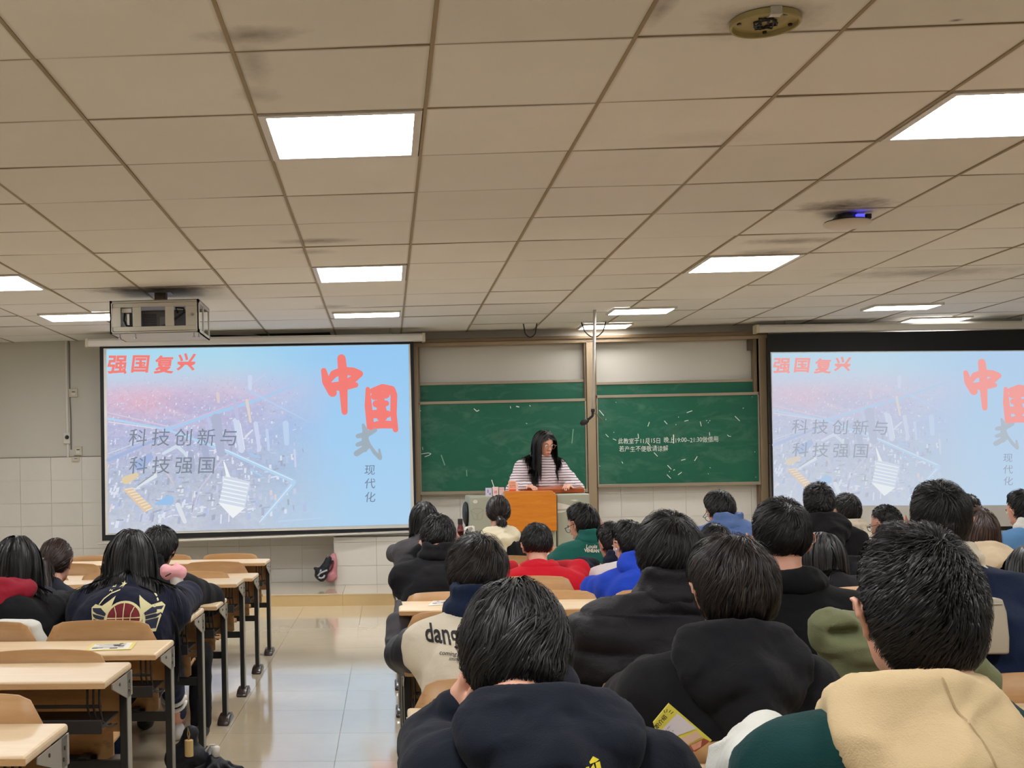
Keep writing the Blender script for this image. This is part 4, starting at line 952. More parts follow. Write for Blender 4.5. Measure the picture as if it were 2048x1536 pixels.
# ------------------------------------------------------------------ smooth bodies: distance fields turned into one continuous mesh
def A3(v): return np.array(v, np.float32)
def cap(a, b, ra, rb=None, sq=(1, 1, 1), k=None, sub=False): return ('c', A3(a), A3(b), ra, ra if rb is None else rb, A3(sq), k, sub)
def ell(c, r, R=None, k=None, sub=False): return ('e', A3(c), A3(r), None if R is None else np.array(R, np.float32), 0, 0, k, sub)
def chain(pts, rs, sq=(1, 1, 1), k=None): return [cap(pts[i], pts[i + 1], rs[i], rs[i + 1], sq, k) for i in range(len(pts) - 1)]
def prim_box(p, m):
    if p[0] == 'c':
        q = max(p[3], p[4]) / p[5]; return np.minimum(p[1], p[2]) - q - m, np.maximum(p[1], p[2]) + q + m
    r = p[2]
    if p[3] is not None: r = np.abs(p[3]) @ p[2]
    return p[1] - r - m, p[1] + r + m
def prim_eval(p, X, Y, Z):
    if p[0] == 'c':
        s = p[5]; a = p[1] * s; b = p[2] * s; X = X * s[0]; Y = Y * s[1]; Z = Z * s[2]
        d = b - a; dd = float(d @ d) + 1e-12
        t = np.clip(((X - a[0]) * d[0] + (Y - a[1]) * d[1] + (Z - a[2]) * d[2]) / dd, 0, 1)
        q = np.sqrt((X - a[0] - t * d[0]) ** 2 + (Y - a[1] - t * d[1]) ** 2 + (Z - a[2] - t * d[2]) ** 2)
        return (q - (p[3] + (p[4] - p[3]) * t)) / float(s.max())
    X = X - p[1][0]; Y = Y - p[1][1]; Z = Z - p[1][2]
    if p[3] is not None:
        R = p[3]; X, Y, Z = X * R[0, 0] + Y * R[1, 0] + Z * R[2, 0], X * R[0, 1] + Y * R[1, 1] + Z * R[2, 1], X * R[0, 2] + Y * R[1, 2] + Z * R[2, 2]
    r = p[2]; q = np.sqrt((X / r[0]) ** 2 + (Y / r[1]) ** 2 + (Z / r[2]) ** 2)
    g = np.sqrt((X / r[0] ** 2) ** 2 + (Y / r[1] ** 2) ** 2 + (Z / r[2] ** 2) ** 2) + 1e-6
    return q * (q - 1) / g
def field(prims, W):
    return np.min([prim_eval(p, W[:, 0], W[:, 1], W[:, 2]) for p in prims], 0)
def sdf_mesh(prims, h, k=0.03):
    lo = np.min([prim_box(p, 0)[0] for p in prims if not p[7]], 0) - 3 * h; hi = np.max([prim_box(p, 0)[1] for p in prims if not p[7]], 0) + 3 * h
    n = np.ceil((hi - lo) / h).astype(int) + 1
    Fd = np.full(n, 1.0, np.float32)
    ax = [lo[i] + h * np.arange(n[i], dtype=np.float32) for i in range(3)]
    for p in sorted(prims, key=lambda p: p[7]):
        kk = p[6] if p[6] is not None else k; m = kk + 3 * h
        a, b = prim_box(p, m); ia = np.clip(np.floor((a - lo) / h).astype(int), 0, n - 1); ib = np.clip(np.ceil((b - lo) / h).astype(int) + 1, 1, n)
        if (ib <= ia).any(): continue
        sl = tuple(slice(ia[i], ib[i]) for i in range(3))
        d = prim_eval(p, ax[0][sl[0]][:, None, None], ax[1][sl[1]][None, :, None], ax[2][sl[2]][None, None, :]); o = Fd[sl]
        if p[7]:
            d = -d; e = np.clip(0.5 - 0.5 * (o - d) / kk, 0, 1); Fd[sl] = o * (1 - e) + d * e + kk * e * (1 - e)
        else:
            e = np.clip(0.5 + 0.5 * (o - d) / kk, 0, 1); Fd[sl] = o * (1 - e) + d * e - kk * e * (1 - e)
    return snet(Fd, lo, h)
def snet(G, lo, h):
    s = G < 0; c = None
    crn = [s[i:i + G.shape[0] - 1, j:j + G.shape[1] - 1, l:l + G.shape[2] - 1] for i in (0, 1) for j in (0, 1) for l in (0, 1)]
    cnt = np.zeros(crn[0].shape, np.int8)
    for q in crn: cnt += q
    idx = np.argwhere((cnt > 0) & (cnt < 8)); I, J, L = idx.T
    vals = np.stack([G[I + i, J + j, L + l] for i in (0, 1) for j in (0, 1) for l in (0, 1)], 1)
    off = np.array([(i, j, l) for i in (0, 1) for j in (0, 1) for l in (0, 1)], np.float32)
    acc = np.zeros((len(idx), 3), np.float32); num = np.zeros(len(idx), np.float32)
    for a in range(8):
        for b in range(a + 1, 8):
            if abs(off[a] - off[b]).sum() != 1: continue
            va, vb = vals[:, a], vals[:, b]; x = (va < 0) != (vb < 0)
            t = np.where(x, va / np.where(va == vb, 1, va - vb), 0)[:, None]
            acc += np.where(x[:, None], off[a] + t * (off[b] - off[a]), 0); num += x
    V = (idx + acc / num[:, None]) * h + lo
    vid = np.full(cnt.shape, -1, np.int32); vid[I, J, L] = np.arange(len(idx)); Fs = []
    for axis in range(3):
        A = np.moveaxis(s, axis, 0); vi = np.moveaxis(vid, axis, 0)
        a0, a1 = A[:-1], A[1:]; e = np.argwhere(a0 != a1); e = e[(e[:, 1] > 0) & (e[:, 2] > 0) & (e[:, 1] < A.shape[1] - 1) & (e[:, 2] < A.shape[2] - 1)]
        x, y, z = e.T; q = np.stack([vi[x, y - 1, z - 1], vi[x, y, z - 1], vi[x, y, z], vi[x, y - 1, z]], 1)
        fl = a0[x, y, z] if axis != 1 else ~a0[x, y, z]
        q[~fl] = q[~fl][:, ::-1]; Fs.append(q)
    Fq = np.concatenate(Fs); return V, Fq[(Fq >= 0).all(1)]
def vnorm(V, Fq):
    n = np.cross(V[Fq[:, 2]] - V[Fq[:, 0]], V[Fq[:, 3 if Fq.shape[1] > 3 else 1]] - V[Fq[:, 1]]); N = np.zeros_like(V)
    for i in range(Fq.shape[1]): np.add.at(N, Fq[:, i], n)
    return N / (np.linalg.norm(N, axis=1, keepdims=True) + 1e-9)
def fbm(V, freq, seed=0, oct_=3):
    r = np.random.RandomState(seed); out = np.zeros(len(V), np.float32); a = 1.0
    for o in range(oct_):
        for i in range(5):
            d = r.normal(size=3); d /= np.linalg.norm(d); f = freq * (0.7 + 0.6 * r.rand()) * 2 ** o
            out += a * np.sin(V @ d * f + r.rand() * 6.28 + 0.6 * out)
        a *= 0.5
    return out / 4
def wrinkle(V, Fq, amp, freq=16, seed=0, z=None):
    N = vnorm(V, Fq); f = fbm(V * A3((1, 1, 1.7)), freq, seed); f = 1 - np.abs(f) * 1.8      # ridged folds
    g = 1 - np.abs(fbm(V * A3((1.2, 1, .8)) + (N * .02), freq * 2.3, seed + 5)) * 1.8; msk = np.clip(fbm(V, 6, seed + 9, 1) + .45, 0, 1)
    return V + N * ((f + .55 * g * msk) * amp)[:, None]

# ------------------------------------------------------------------ hair
def hair_mat(name, c1, c2, rough=0.48):
    if name in MATS: return MATS[name]
    t = NT(name); at = t.n('ShaderNodeAttribute', attribute_name='shade').outputs['Fac']
    n = t.noise(t.coord('Object', (1, 1, 1)), 30, 3)
    base = t.mix(t.math('MULTIPLY', at, t.math('MULTIPLY_ADD', n, 1.0, 0.2), clamp=True), c1, c2)
    t.p(base=base, rough=rough, spec=0.42, aniso=0.3); MATS[name] = t.m; return t.m
HC0_, HR_ = A3((0, -0.008, 0.024)), A3((0.078, 0.098, 0.094))     # skull ellipsoid in the head's own frame
def make_hair(st, Rh, hc, mat, par, off, scale=1.0, n=2500, seed=1, pushes=(), grav=(0, 0, -1)):
    dp = st.get('drop', .012); HC0 = HC0_ - A3((0, .002, dp)); HR = HR_ + A3((0, 0, dp))
    """st: dict(th=(top,side,back) thickness, L=(min,max), nape, side, front, lift, whorl, part, g)"""
    r = np.random.RandomState(seed); Rh = np.array(Rh, np.float32)
    g0 = Rh.T @ A3(grav); g0 /= np.linalg.norm(g0)
    wd = A3(st.get('whorl', (0.12, -0.55, 0.82))); wd /= np.linalg.norm(wd)
    nape, side, front = st.get('nape', -0.72), st.get('side', -0.15), st.get('front', 0.62)
    def limit(D):   # lowest direction z where hair grows
        y = D[:, 1]; lz = np.where(y < -0.25, nape, np.where(y < 0.30, nape + (side - nape) * np.clip((y + 0.25) / 0.35, 0, 1), side + (front - side) * np.clip((y - 0.30) / 0.35, 0, 1)))
        return lz
    tt, ts, tb = st.get('th', (0.024, 0.014, 0.018))
    def thick(D):
        z = np.clip(D[:, 2], -1, 1); up = np.clip(z, 0, 1); bk = np.clip(-D[:, 1], 0, 1)
        t_ = ts + (tt - ts) * up + (tb - ts) * bk * (1 - up)
        return t_ * np.clip((D[:, 2] - limit(D)) * 2.2 + 0.18, 0.0, 1)
    # base volume
    nu, nv = (56, 40) if n > 3000 else (32, 24); th = np.linspace(0.001, math.pi - 0.001, nv); ph = np.linspace(0, 2 * math.pi, nu, endpoint=False)
    TH, PH = np.meshgrid(th, ph, indexing='ij'); D = np.stack([np.sin(TH) * np.cos(PH), np.sin(TH) * np.sin(PH), np.cos(TH)], -1).reshape(-1, 3).astype(np.float32)
    m = np.clip((D[:, 2] - limit(D)) * 6 + 0.4, 0, 1); lump = 1 + 0.18 * fbm(D, 5, seed)
    V = HC0 + D * (HR * (0.90 + 0.10 * m[:, None])) + D * (thick(D) * 0.72 * lump * m)[:, None]
    Q = np.array([(i * nu + j, (i + 1) * nu + j, (i + 1) * nu + (j + 1) % nu, i * nu + (j + 1) % nu) for i in range(nv - 1) for j in range(nu)], np.int32)
    # strands
    D = r.normal(size=(int(n * 3.2), 3)).astype(np.float32); D /= np.linalg.norm(D, axis=1, keepdims=True)
    D = D[D[:, 2] > limit(D) + r.normal(size=len(D)) * 0.06]; D = D[:n]; n = len(D)
    L0, L1 = st.get('L', (0.04, 0.07)); Ls = (L0 + (L1 - L0) * r.rand(n)).astype(np.float32)
    if st.get('taper', 1):   # clipped shorter towards the hairline
        Ls *= np.clip((D[:, 2] - limit(D)) * 1.6 + 0.35, 0.3, 1)
    if L1 > .16: Ls *= np.where(D[:, 1] > .05, st.get('frontlen', .7), 1)
    S = st.get('seg', 6); pts = np.zeros((n, S + 1, 3), np.float32); lay = (0.35 + 0.75 * r.rand(n)).astype(np.float32)
    P_ = HC0 + D * (HR + (thick(D) * lay * 0.55)[:, None]); pts[:, 0] = P_; step = Ls / S
    clump = np.stack([fbm(D, 9, seed + 11 + i, 2) for i in range(3)], 1)
    sw, lift, gw, stiff = st.get('swirl', 0.35), st.get('lift', 0.25), st.get('g', 0.15), st.get('mess', 0.35)
    long_ = L1 > 0.16; pr = st.get('part')
    d_prev = None
    for s_ in range(S):
        X = (P_ - HC0) / HR; R_ = np.linalg.norm(X, axis=1, keepdims=True); U = X / R_
        if pr is not None:
            T = np.stack([np.sign(D[:, 0] - pr) * np.clip(D[:, 1] * 1.6 + .75, .12, 1), st.get('back', -0.25) * np.ones(n), -0.3 * np.ones(n)], 1); T = T - U * (T * U).sum(1, keepdims=True)
        else:
            T = -(wd - U * (U @ wd)[:, None]); T = T / (np.linalg.norm(T, axis=1, keepdims=True) + 1e-6) + sw * np.cross(U, wd)
        T = T / (np.linalg.norm(T, axis=1, keepdims=True) + 1e-6)
        f = s_ / S; wg = gw + (1.6 * np.clip((0.35 - U @ (-g0)), 0, 1) if long_ else 0)[:, None] if long_ else gw
        d = T * (1 if not long_ else np.clip(0.35 + U @ (-g0), 0.05, 1)[:, None]) + wg * g0 + clump * stiff + r.normal(size=(n, 3)) * 0.10 * (1 if not long_ else .5) + lift * U * (1 - f) 
        d /= np.linalg.norm(d, axis=1, keepdims=True) + 1e-6
        if d_prev is not None: d = d * 0.6 + d_prev * 0.4
        d_prev = d; P_ = P_ + d * step[:, None]
        X = P_ - HC0; q = np.linalg.norm(X / HR, axis=1, keepdims=True); U = X / (np.linalg.norm(X, axis=1, keepdims=True) + 1e-6)
        rad = 1 / np.linalg.norm(U / HR, axis=1, keepdims=True); mn = rad + (thick(np.clip(X / HR / q, -1, 1)) * lay)[:, None] * 0.95 + 0.002
        ln = np.linalg.norm(X, axis=1, keepdims=True); P_ = np.where(ln < mn, HC0 + U * mn, P_)
        if long_ and st.get('gap', 1):
            fc = (P_[:, 1] > .03) & (np.abs(P_[:, 0]) < .060) & (P_[:, 2] < .060); P_[fc, 0] = np.where(P_[fc, 0] >= 0, 1, -1) * (.060 + .012 * lay[fc])
        if not long_:
            mx = mn + st.get('out', 0.005); P_ = np.where(ln > mx, HC0 + U * mx, P_)
        if pushes:      # keep long hair outside collar, shoulders and back
            W = (P_ * scale) @ Rh.T + A3(hc)
            for _ in range(2):
                f0 = field(pushes, W); gr = np.stack([field(pushes, W + A3(e_)) - f0 for e_ in ((.004, 0, 0), (0, .004, 0), (0, 0, .004))], 1); gr /= np.linalg.norm(gr, axis=1, keepdims=True) + 1e-6
                W = W + gr * np.clip(.014 + .016 * lay - f0, 0, .08)[:, None]
            W[:, 2] = np.maximum(W[:, 2], st.get('zmin', 0) + .10 * lay); P_ = ((W - A3(hc)) @ Rh) / scale
        pts[:, s_ + 1] = P_
    wd_ = st.get('w', 0.0024 if n < 3500 else 0.0011) * (0.6 + 0.8 * r.rand(n)); Wp = wd_[:, None] * np.linspace(1, 0.25, S + 1)[None]
    T = np.gradient(pts, axis=1); Un = pts - HC0; Un = Un + r.normal(size=(n, 1, 3)) * 0.03; B = np.cross(T, Un); B /= np.linalg.norm(B, axis=2, keepdims=True) + 1e-9
    Lf = pts - B * Wp[..., None]; Rt = pts + B * Wp[..., None]; SV = np.stack([Lf, Rt], 2).reshape(-1, 3)
    b = (np.arange(n) * (S + 1) * 2)[:, None] + (np.arange(S) * 2)[None]; b = b.reshape(-1)
    SQ = np.stack([b, b + 1, b + 3, b + 2], 1)
    allV = np.concatenate([V, SV]); allQ = np.concatenate([Q, SQ + len(V)]).astype(np.int32)
    W = (allV * scale) @ Rh.T + A3(hc)
    o = np_mesh('hair', W, allQ, mat, par, True, off)
    at = o.data.attributes.new('shade', 'FLOAT', 'POINT')
    sh = np.concatenate([np.zeros(len(V)), np.repeat(np.where(r.rand(n) < 0.22, r.rand(n), 0.12 * r.rand(n)), (S + 1) * 2)]).astype(np.float32)
    if len(sh) == len(o.data.vertices): at.data.foreach_set('value', sh)
    return o
H_SHORT = dict(th=(.026, .011, .016), L=(.035, .06), nape=-.90, side=.30, lift=.22, g=.05, mess=.4)
H_CROP = dict(th=(.018, .006, .008), L=(.02, .035), nape=-.88, side=.34, lift=.7, g=0, mess=.35, out=.004)
H_MOP = dict(th=(.032, .018, .022), L=(.06, .10), nape=-.92, side=.02, front=.35, lift=.18, g=.35, mess=.42, out=.006)
H_LONG = dict(th=(.020, .016, .020), L=(.50, .66), nape=-.8, side=-.5, front=.5, lift=.05, g=.5, mess=.14, seg=18, taper=0, part=.05, w=.004)
H_BOB = dict(th=(.022, .030, .034), L=(.14, .20), nape=-.85, side=-.55, front=.45, lift=.05, g=.6, mess=.12, seg=9, taper=0, w=.004)
H_TIED = dict(th=(.016, .012, .014), L=(.05, .09), nape=-.75, side=-.3, front=.55, lift=.0, g=-.05, mess=.12, whorl=(0, .75, .65), swirl=0, out=.004)
HM_BLACK = hair_mat('hair_black', C(13, 12, 14), C(66, 60, 60)); HM_BROWN = hair_mat('hair_darkbrown', C(20, 15, 14), C(84, 68, 58)); HM_BR2 = hair_mat('hair_brown', C(40, 25, 20), C(98, 68, 52))

# ------------------------------------------------------------------ people
def mat_skin(name='skin', c=(222, 172, 148)):
    if name in MATS: return MATS[name]
    t = NT(name); n = t.noise(t.coord('Object'), 12, 4)
    t.p(base=t.mix(n, C(*c), C(c[0] - 12, c[1] - 20, c[2] - 20)), rough=.5, sss=.12, spec=.4)
    t.b.inputs['Subsurface Radius'].default_value = (.6, .2, .1); t.b.inputs['Subsurface Scale'].default_value = .01
    MATS[name] = t.m; return t.m
SKIN = mat_skin(); M_EYE = plain('eye_white', C(228, 222, 216), .3, .02); M_IRIS = plain('iris', C(30, 20, 16), .2); M_LIP = plain('lips', C(176, 92, 84), .5); M_GLASS = plain('spectacle_frame', C(40, 38, 38), .3); M_WIRE = plain('thin_gold_wire', C(190, 150, 130), .3, metal=.5)
M_TROU = fabric('dark_trousers', C(34, 35, 42)); M_SHOE = plain('shoe_pale', C(176, 172, 166), .6); M_SHOED = plain('shoe_dark', C(40, 40, 44), .6)
def head_prims(R, c, s=1.0, fine=True, eo=0.0):
    R = np.array(R, np.float32); c = A3(c)
    T = lambda p: c + s * (R @ A3(p)); q = [ell(T((0, -.008, .024)), A3((.074, .094, .090)) * s, R, .02), ell(T((0, .030, -.028)), A3((.060, .058, .074)) * s, R, .025),
         ell(T((0, .052, -.078)), A3((.036, .032, .026)) * s, R, .02), ell(T((0, .022, -.062)), A3((.052, .045, .036)) * s, R, .02)]
    if fine:
        q += [cap(T((0, .088, .002)), T((0, .104, -.030)), .007 * s, .012 * s, k=.012), ell(T((.012, .094, -.034)), A3((.008, .009, .007)) * s, R, .008), ell(T((-.012, .094, -.034)), A3((.008, .009, .007)) * s, R, .008),
              cap(T((-.030, .084, .016)), T((.030, .084, .016)), .009 * s, k=.012), cap(T((-.018, .088, -.062)), T((.018, .088, -.062)), .007 * s, k=.008), cap(T((-.014, .087, -.070)), T((.014, .087, -.070)), .007 * s, k=.008),
              ell(T((.030, .094, .000)), A3((.014, .010, .009)) * s, R, .012, True), ell(T((-.030, .094, .000)), A3((.014, .010, .009)) * s, R, .012, True)]
    for e in (-1, 1):
        rim = [T((e * (x + eo * (x - .076) / .018), y, z)) for x, y, z in ((.076, .012, -.012), (.084, .014, .012), (.090, .002, .028), (.094, -.014, .022), (.092, -.018, .002), (.084, -.010, -.024), (.077, .004, -.034))]
        q += [cap(rim[i], rim[i + 1], .0056 * s, k=.005) for i in range(6)]
        q += [ell(T((e * (.080 + eo * .35), -.002, -.004)), A3((.006, .014, .026)) * s, R, .006), ell(T((e * .080, .004, -.034)), A3((.007, .007, .009)) * s, R, .006)]
    q += [cap(T((0, -.022, -.045)), T((0, -.045, -.125)), .052 * s, .054 * s, k=.03)]
    return q
def hand_prims(w, fwd, nrm, s=1.0, curl=.5, e=1):
    """w wrist, fwd towards the fingers, nrm out of the back of the hand, e: side of the thumb"""
    w = A3(w); f = A3(fwd) / np.linalg.norm(fwd); n = A3(nrm) - f * float(A3(nrm) @ f); n /= np.linalg.norm(n); sd = np.cross(f, n) * e
    P_ = lambda a, b, c: w + s * (f * a + sd * b + n * c)
    q = [cap(P_(.0, 0, 0), P_(.035, 0, 0), .026 * s, .030 * s, k=.015), cap(P_(.03, .022, 0), P_(.078, .026, 0), .014 * s, .013 * s, k=.012), cap(P_(.03, -.022, 0), P_(.074, -.028, 0), .014 * s, .012 * s, k=.012), cap(P_(.03, 0, 0), P_(.08, 0, 0), .015 * s, .014 * s, k=.012)]
    for i, (b, L_) in enumerate(((.030, .070), (.010, .080), (-.010, .074), (-.029, .056))):
        p0 = P_(.08, b, 0); c1, c2, c3 = curl * .6, curl * 1.4, curl * 2.0; p1 = p0 + s * L_ * .45 * (f * math.cos(c1) - n * math.sin(c1)); p2 = p1 + s * L_ * .30 * (f * math.cos(c2) - n * math.sin(c2)); p3 = p2 + s * L_ * .25 * (f * math.cos(c3) - n * math.sin(c3))
        q += [cap(p0, p1, .0095 * s, .0085 * s, k=.003), cap(p1, p2, .0085 * s, .008 * s, k=.003), cap(p2, p3, .008 * s, .0065 * s, k=.003)]
    t0 = P_(.02, .028, -.004); t1 = P_(.048, .052, -.012); t2 = P_(.075, .060, -.016); q += [cap(t0, t1, .013 * s, .011 * s, k=.01), cap(t1, t2, .010 * s, .008 * s, k=.003)]
    return q
def rotm(pitch=0, yaw=0, roll=0):
    """pitch > 0 bows the head forward, yaw > 0 turns it to its left, roll > 0 tips it to the right shoulder"""
    return np.array((Matrix.Rotation(math.radians(yaw), 3, 'Z') @ Matrix.Rotation(-math.radians(pitch), 3, 'X') @ Matrix.Rotation(math.radians(roll), 3, 'Y')), np.float32)
STATS = {'tris': 0}
def person(px, pytop, Y, lab, group=None, hs=1.0, pitch=12, yaw=0, roll=0, hair=H_SHORT, hm=None, n=1600, h=.011, hip=None, sw=.18, jack=None, col='crew', ccol=None, sleeve=None, puff=.016,
           arms=None, legs='sit', skin=None, stand=False, hoodw=.15, hoodl=.24, wr=.006, seed=1, lean=None, bulk=1.0, deskz=.74, trou=None, shoe=None, glasses=None, topoff=.132, hands=True, leglet=None, quilt=0, hdn=None, yt=0, neck_h=0, hooddrop=0, eo=.004):
    skin = skin or SKIN; hm = hm or HM_BLACK
    top = P(px, pytop, Y); R = rotm(pitch, yaw, roll)
    thk = hair['th'][0]
    hc = A3((top.x, Y, top.z - (.094 + .024 + thk * .8) * hs + .006))
    hipx, hipy = (top.x, Y - .25) if hip is None else hip
    zh = .53 if not stand else 1.03
    off = (hipx, hipy, PLZ if stand else 0.0)
    o = empty('person', off, lab, 'person', group)
    nb = hc + hs * (R @ A3((0, -.045, -.125))); nb2 = nb + A3((0, -.03, -.035))          # neck base, top of the spine
    H0 = A3((hipx, hipy, zh)); S = nb2 + A3((0, -.01, -.075))
    if lean is not None: S = S + A3(lean)
    mid = (H0 + S) / 2 + A3((0, -.045 if not stand else 0, .02))
    cy, sy_ = math.cos(math.radians(yt)), math.sin(math.radians(yt)); sr = A3((cy, sy_, 0))
    sj = {e: S + sr * e * sw * .93 + A3((0, 0, -.02)) for e in (-1, 1)}
    def torso(m):
        b = bulk
        q = [cap(H0, (H0 + mid) / 2, (.165 * b) + m, (.155 * b) + m, (1, 1.35, 1)), cap((H0 + mid) / 2, mid, (.155 * b) + m, (.165 * b) + m, (1, 1.4, 1)), cap(mid, S + A3((0, 0, -.19)), (.165 * b) + m, (sw * .88) + m, (1, 1.6, 1)),
             cap(S + A3((0, -.01, -.11)) - sr * sw * .45, S + A3((0, -.01, -.11)) + sr * sw * .45, .085 + m, .085 + m)]
        q += [cap(S - sr * sw * .8 + A3((0, 0, -.03)), S + sr * sw * .8 + A3((0, 0, -.03)), .060 + m, k=.07)]
        for e in (-1, 1): q.append(cap(nb2 + A3((0, 0, .0)), sj[e] + A3((0, 0, .008)), .045 + m * .5, .050 + m, k=.07))
        return q
    arms = {e: tuple(A3(q) for q in a) for e, a in (arms or {}).items()}
    AP = {}
    for e in (-1, 1):
        a = arms.get(e)
        if a is None:
            el = sj[e] + sr * e * .07 + A3((0, .17, -.22)); el[2] = max(el[2], deskz + .04) if not stand else el[2]
            wrp = A3((S[0] + e * .12, el[1] + .20, deskz + .045)); a = (el, wrp, A3((-e * .35, 1, 0)), A3((0, 0, 1)))
        AP[e] = a
    def armp(m, t=1.0): 
        q = []
        for e in (-1, 1):
            el, wp = A3(AP[e][0]), A3(AP[e][1]); ml = (sj[e] + el) / 2
            q.append([cap(sj[e], ml, .055 + m, .050 + m, k=.035), cap(ml, el, .050 + m, .045 + m, k=.02), cap(el, el + (wp - el) * t, .044 + m, .030 + m * .9, k=.02)])
        return q
    if stand: LG = {e: [H0 + A3((e * .09, 0, -.05)), A3((hipx + e * .10, hipy + .02, PLZ + .50)), A3((hipx + e * .10, hipy - .03, PLZ + .09))] for e in (-1, 1)}
    else: LG = {e: [H0 + A3((e * .09, .02, -.03)), A3((hipx + e * .11, hipy + .40, .52)), A3((hipx + e * .11, hipy + .42, .09))] for e in (-1, 1)}
    if leglet: LG.update({e: [A3(q) for q in a] for e, a in leglet.items()})
    # one continuous body
    b = head_prims(R, hc, hs, h < .013, eo) + [cap(nb, S, .052, .06), cap(S, H0, .09, .12, (1, 1.5, 1))]
    for q in armp(-.008): b += q
    if hands:
        for e in (-1, 1): b += hand_prims(AP[e][1], AP[e][2], AP[e][3], 1.0, .45, -e)
    for e in (-1, 1):
        hp, kn, an = LG[e]; dirf = A3((0, 1, 0)) if not stand else A3((0, -1, 0)); b += [cap(hp, kn, .07, .05), cap(kn, an, .05, .035), cap(an, an + dirf * .13 + A3((0, 0, -.05)), .035, .03)]
    V, Q = sdf_mesh([(p[0], p[1] - A3(off), p[2] - A3(off) if p[0] == 'c' else p[2]) + p[3:] for p in b], h, .02)
    np_mesh('body', V, Q, skin, o); STATS['tris'] += 2 * len(Q)
    def cloth(prims, name, mat, hh, wa, fr=14, kk=.035, quilt_=0):
        V, Q = sdf_mesh([(p[0], p[1] - A3(off), p[2] - A3(off) if p[0] == 'c' else p[2]) + p[3:] for p in prims], hh, kk)
        if wa: V = wrinkle(V, Q, wa, fr, seed)
        if quilt_: V = V + vnorm(V, Q) * ((np.abs(np.sin(V[:, 2] * math.pi / quilt_ + .8 * V[:, 0])) ** .5 - .6) * .026)[:, None]
        STATS['tris'] += 2 * len(Q); return np_mesh(name, V.astype(np.float32), Q, mat, o)
    hc_ = h * 1.1
    ap = armp(puff, .93); body_ = torso(puff)
    hidden = (nb, .062)
    if col == 'crew': body_ += [cap(nb + (nb2 - nb) * .2 + A3((0, 0, -.01)), nb2, .058 * hs, .07)]
    if sleeve is None:
        for q in ap: body_ += q
    jk = cloth(body_, 'jacket', jack, hc_, wr, quilt_=quilt)
    if sleeve is not None:
        for i, e in enumerate((-1, 1)): cloth(ap[i], 'sleeve', sleeve, hc_, wr, quilt_=quilt)
    for e in (-1, 1):
        wp = A3(AP[e][1]); el = A3(AP[e][0]); d = (wp - el) / np.linalg.norm(wp - el)
        if h < .01: cloth([cap(wp - d * .045, wp - d * .01, .034 + puff * .5, .033 + puff * .5, k=.01)], 'cuff', (sleeve or jack), hc_, .002, 40)
    ccol = ccol or jack
    # collars and hoods
    if col == 'hood':
        c0 = nb + (nb2 - nb) * .2 + A3(((S[0] - nb2[0]) * .8, -.008, .052 + neck_h)); w_ = hoodw; pr = []
        ring = []
        for i in range(13):
            an = math.pi * (-.5) + (i - 6) * math.pi / 7.2
            ring.append(c0 + A3((w_ * .58 * math.cos(an), .075 * math.sin(an) + .0, -.045 * (1 + math.sin(an)) + .0 )))
        for i in range(12): pr.append(cap(ring[i], ring[i + 1], .026, k=.03))
        bz_ = S[1] - .62 * sw - puff
        tip = A3((c0[0], S[1] - .12 - puff, c0[2] - hoodl)) + A3((hooddrop, 0, 0))
        for t_ in [i / 9 for i in range(10)]:
            ww = .66 + .9 * t_ if t_ < .2 else .84 * (1 - ((t_ - .2) / .86) ** 1.25); th_ = .040 + .006 * math.sin(math.pi * t_)
            yy = c0[1] - .06 + (S[1] - .108 - puff - c0[1] + .06) * min(1, t_ * 2.6); zz_ = c0[2] - .02 - hoodl * t_; xx = c0[0] + (tip[0] - c0[0]) * t_
            pr.append(cap((xx - w_ * ww, yy + .045 * ww, zz_ + .012), (xx, yy - .018, zz_ - .012), th_ * .62, th_, k=.03)); pr.append(cap((xx, yy - .018, zz_ - .012), (xx + w_ * ww, yy + .045 * ww, zz_ + .012), th_, th_ * .62, k=.03))
        pr.append(cap(tip + A3((0, .03, .06)), tip + A3((0, .035, -.02)), .040, .022, k=.04))
        for e in (-1, 1): pr.append(cap(c0 + A3((e * w_ * .62, 0.01, -.035)), c0 + A3((e * w_ * .55, .09, -.10)), .034, .03, k=.03))
        # opening crease
        pr.append(ell(c0 + A3((0, .01, .055)), (w_ * .46, .055, .060), None, .02, True))
        ho_ = cloth(pr, 'hood', ccol, hc_, .004, 24, .03); mv = ho_.data.vertices; co = np.zeros(len(mv) * 3, np.float32); mv.foreach_get('co', co); co = co.reshape(-1, 3)
        cx_ = c0 - A3(off); u_ = co[:, 0] - cx_[0] - hooddrop * .5; zz0 = cx_[2] - co[:, 2]; bk = np.clip((cx_[1] - .03 - co[:, 1]) * 25, 0, 1)
        ph_ = (zz0 * 1.0 - np.abs(u_) * .75 + .016 * fbm(co, 12, seed)) / .10
        co[:, 1] += bk * .008 * (np.cos(ph_ * 2 * math.pi) * np.clip(zz0 * 18, 0, 1) - .4); co[:, 2] += bk * .002 * np.sin(ph_ * 2 * math.pi)
        mv.foreach_set('co', co.ravel()); ho_.data.update()
    elif col == 'stand':
        c0 = nb + (nb2 - nb) * .6 + A3(((S[0] - nb2[0]) * .3, 0, .030)); pr = []
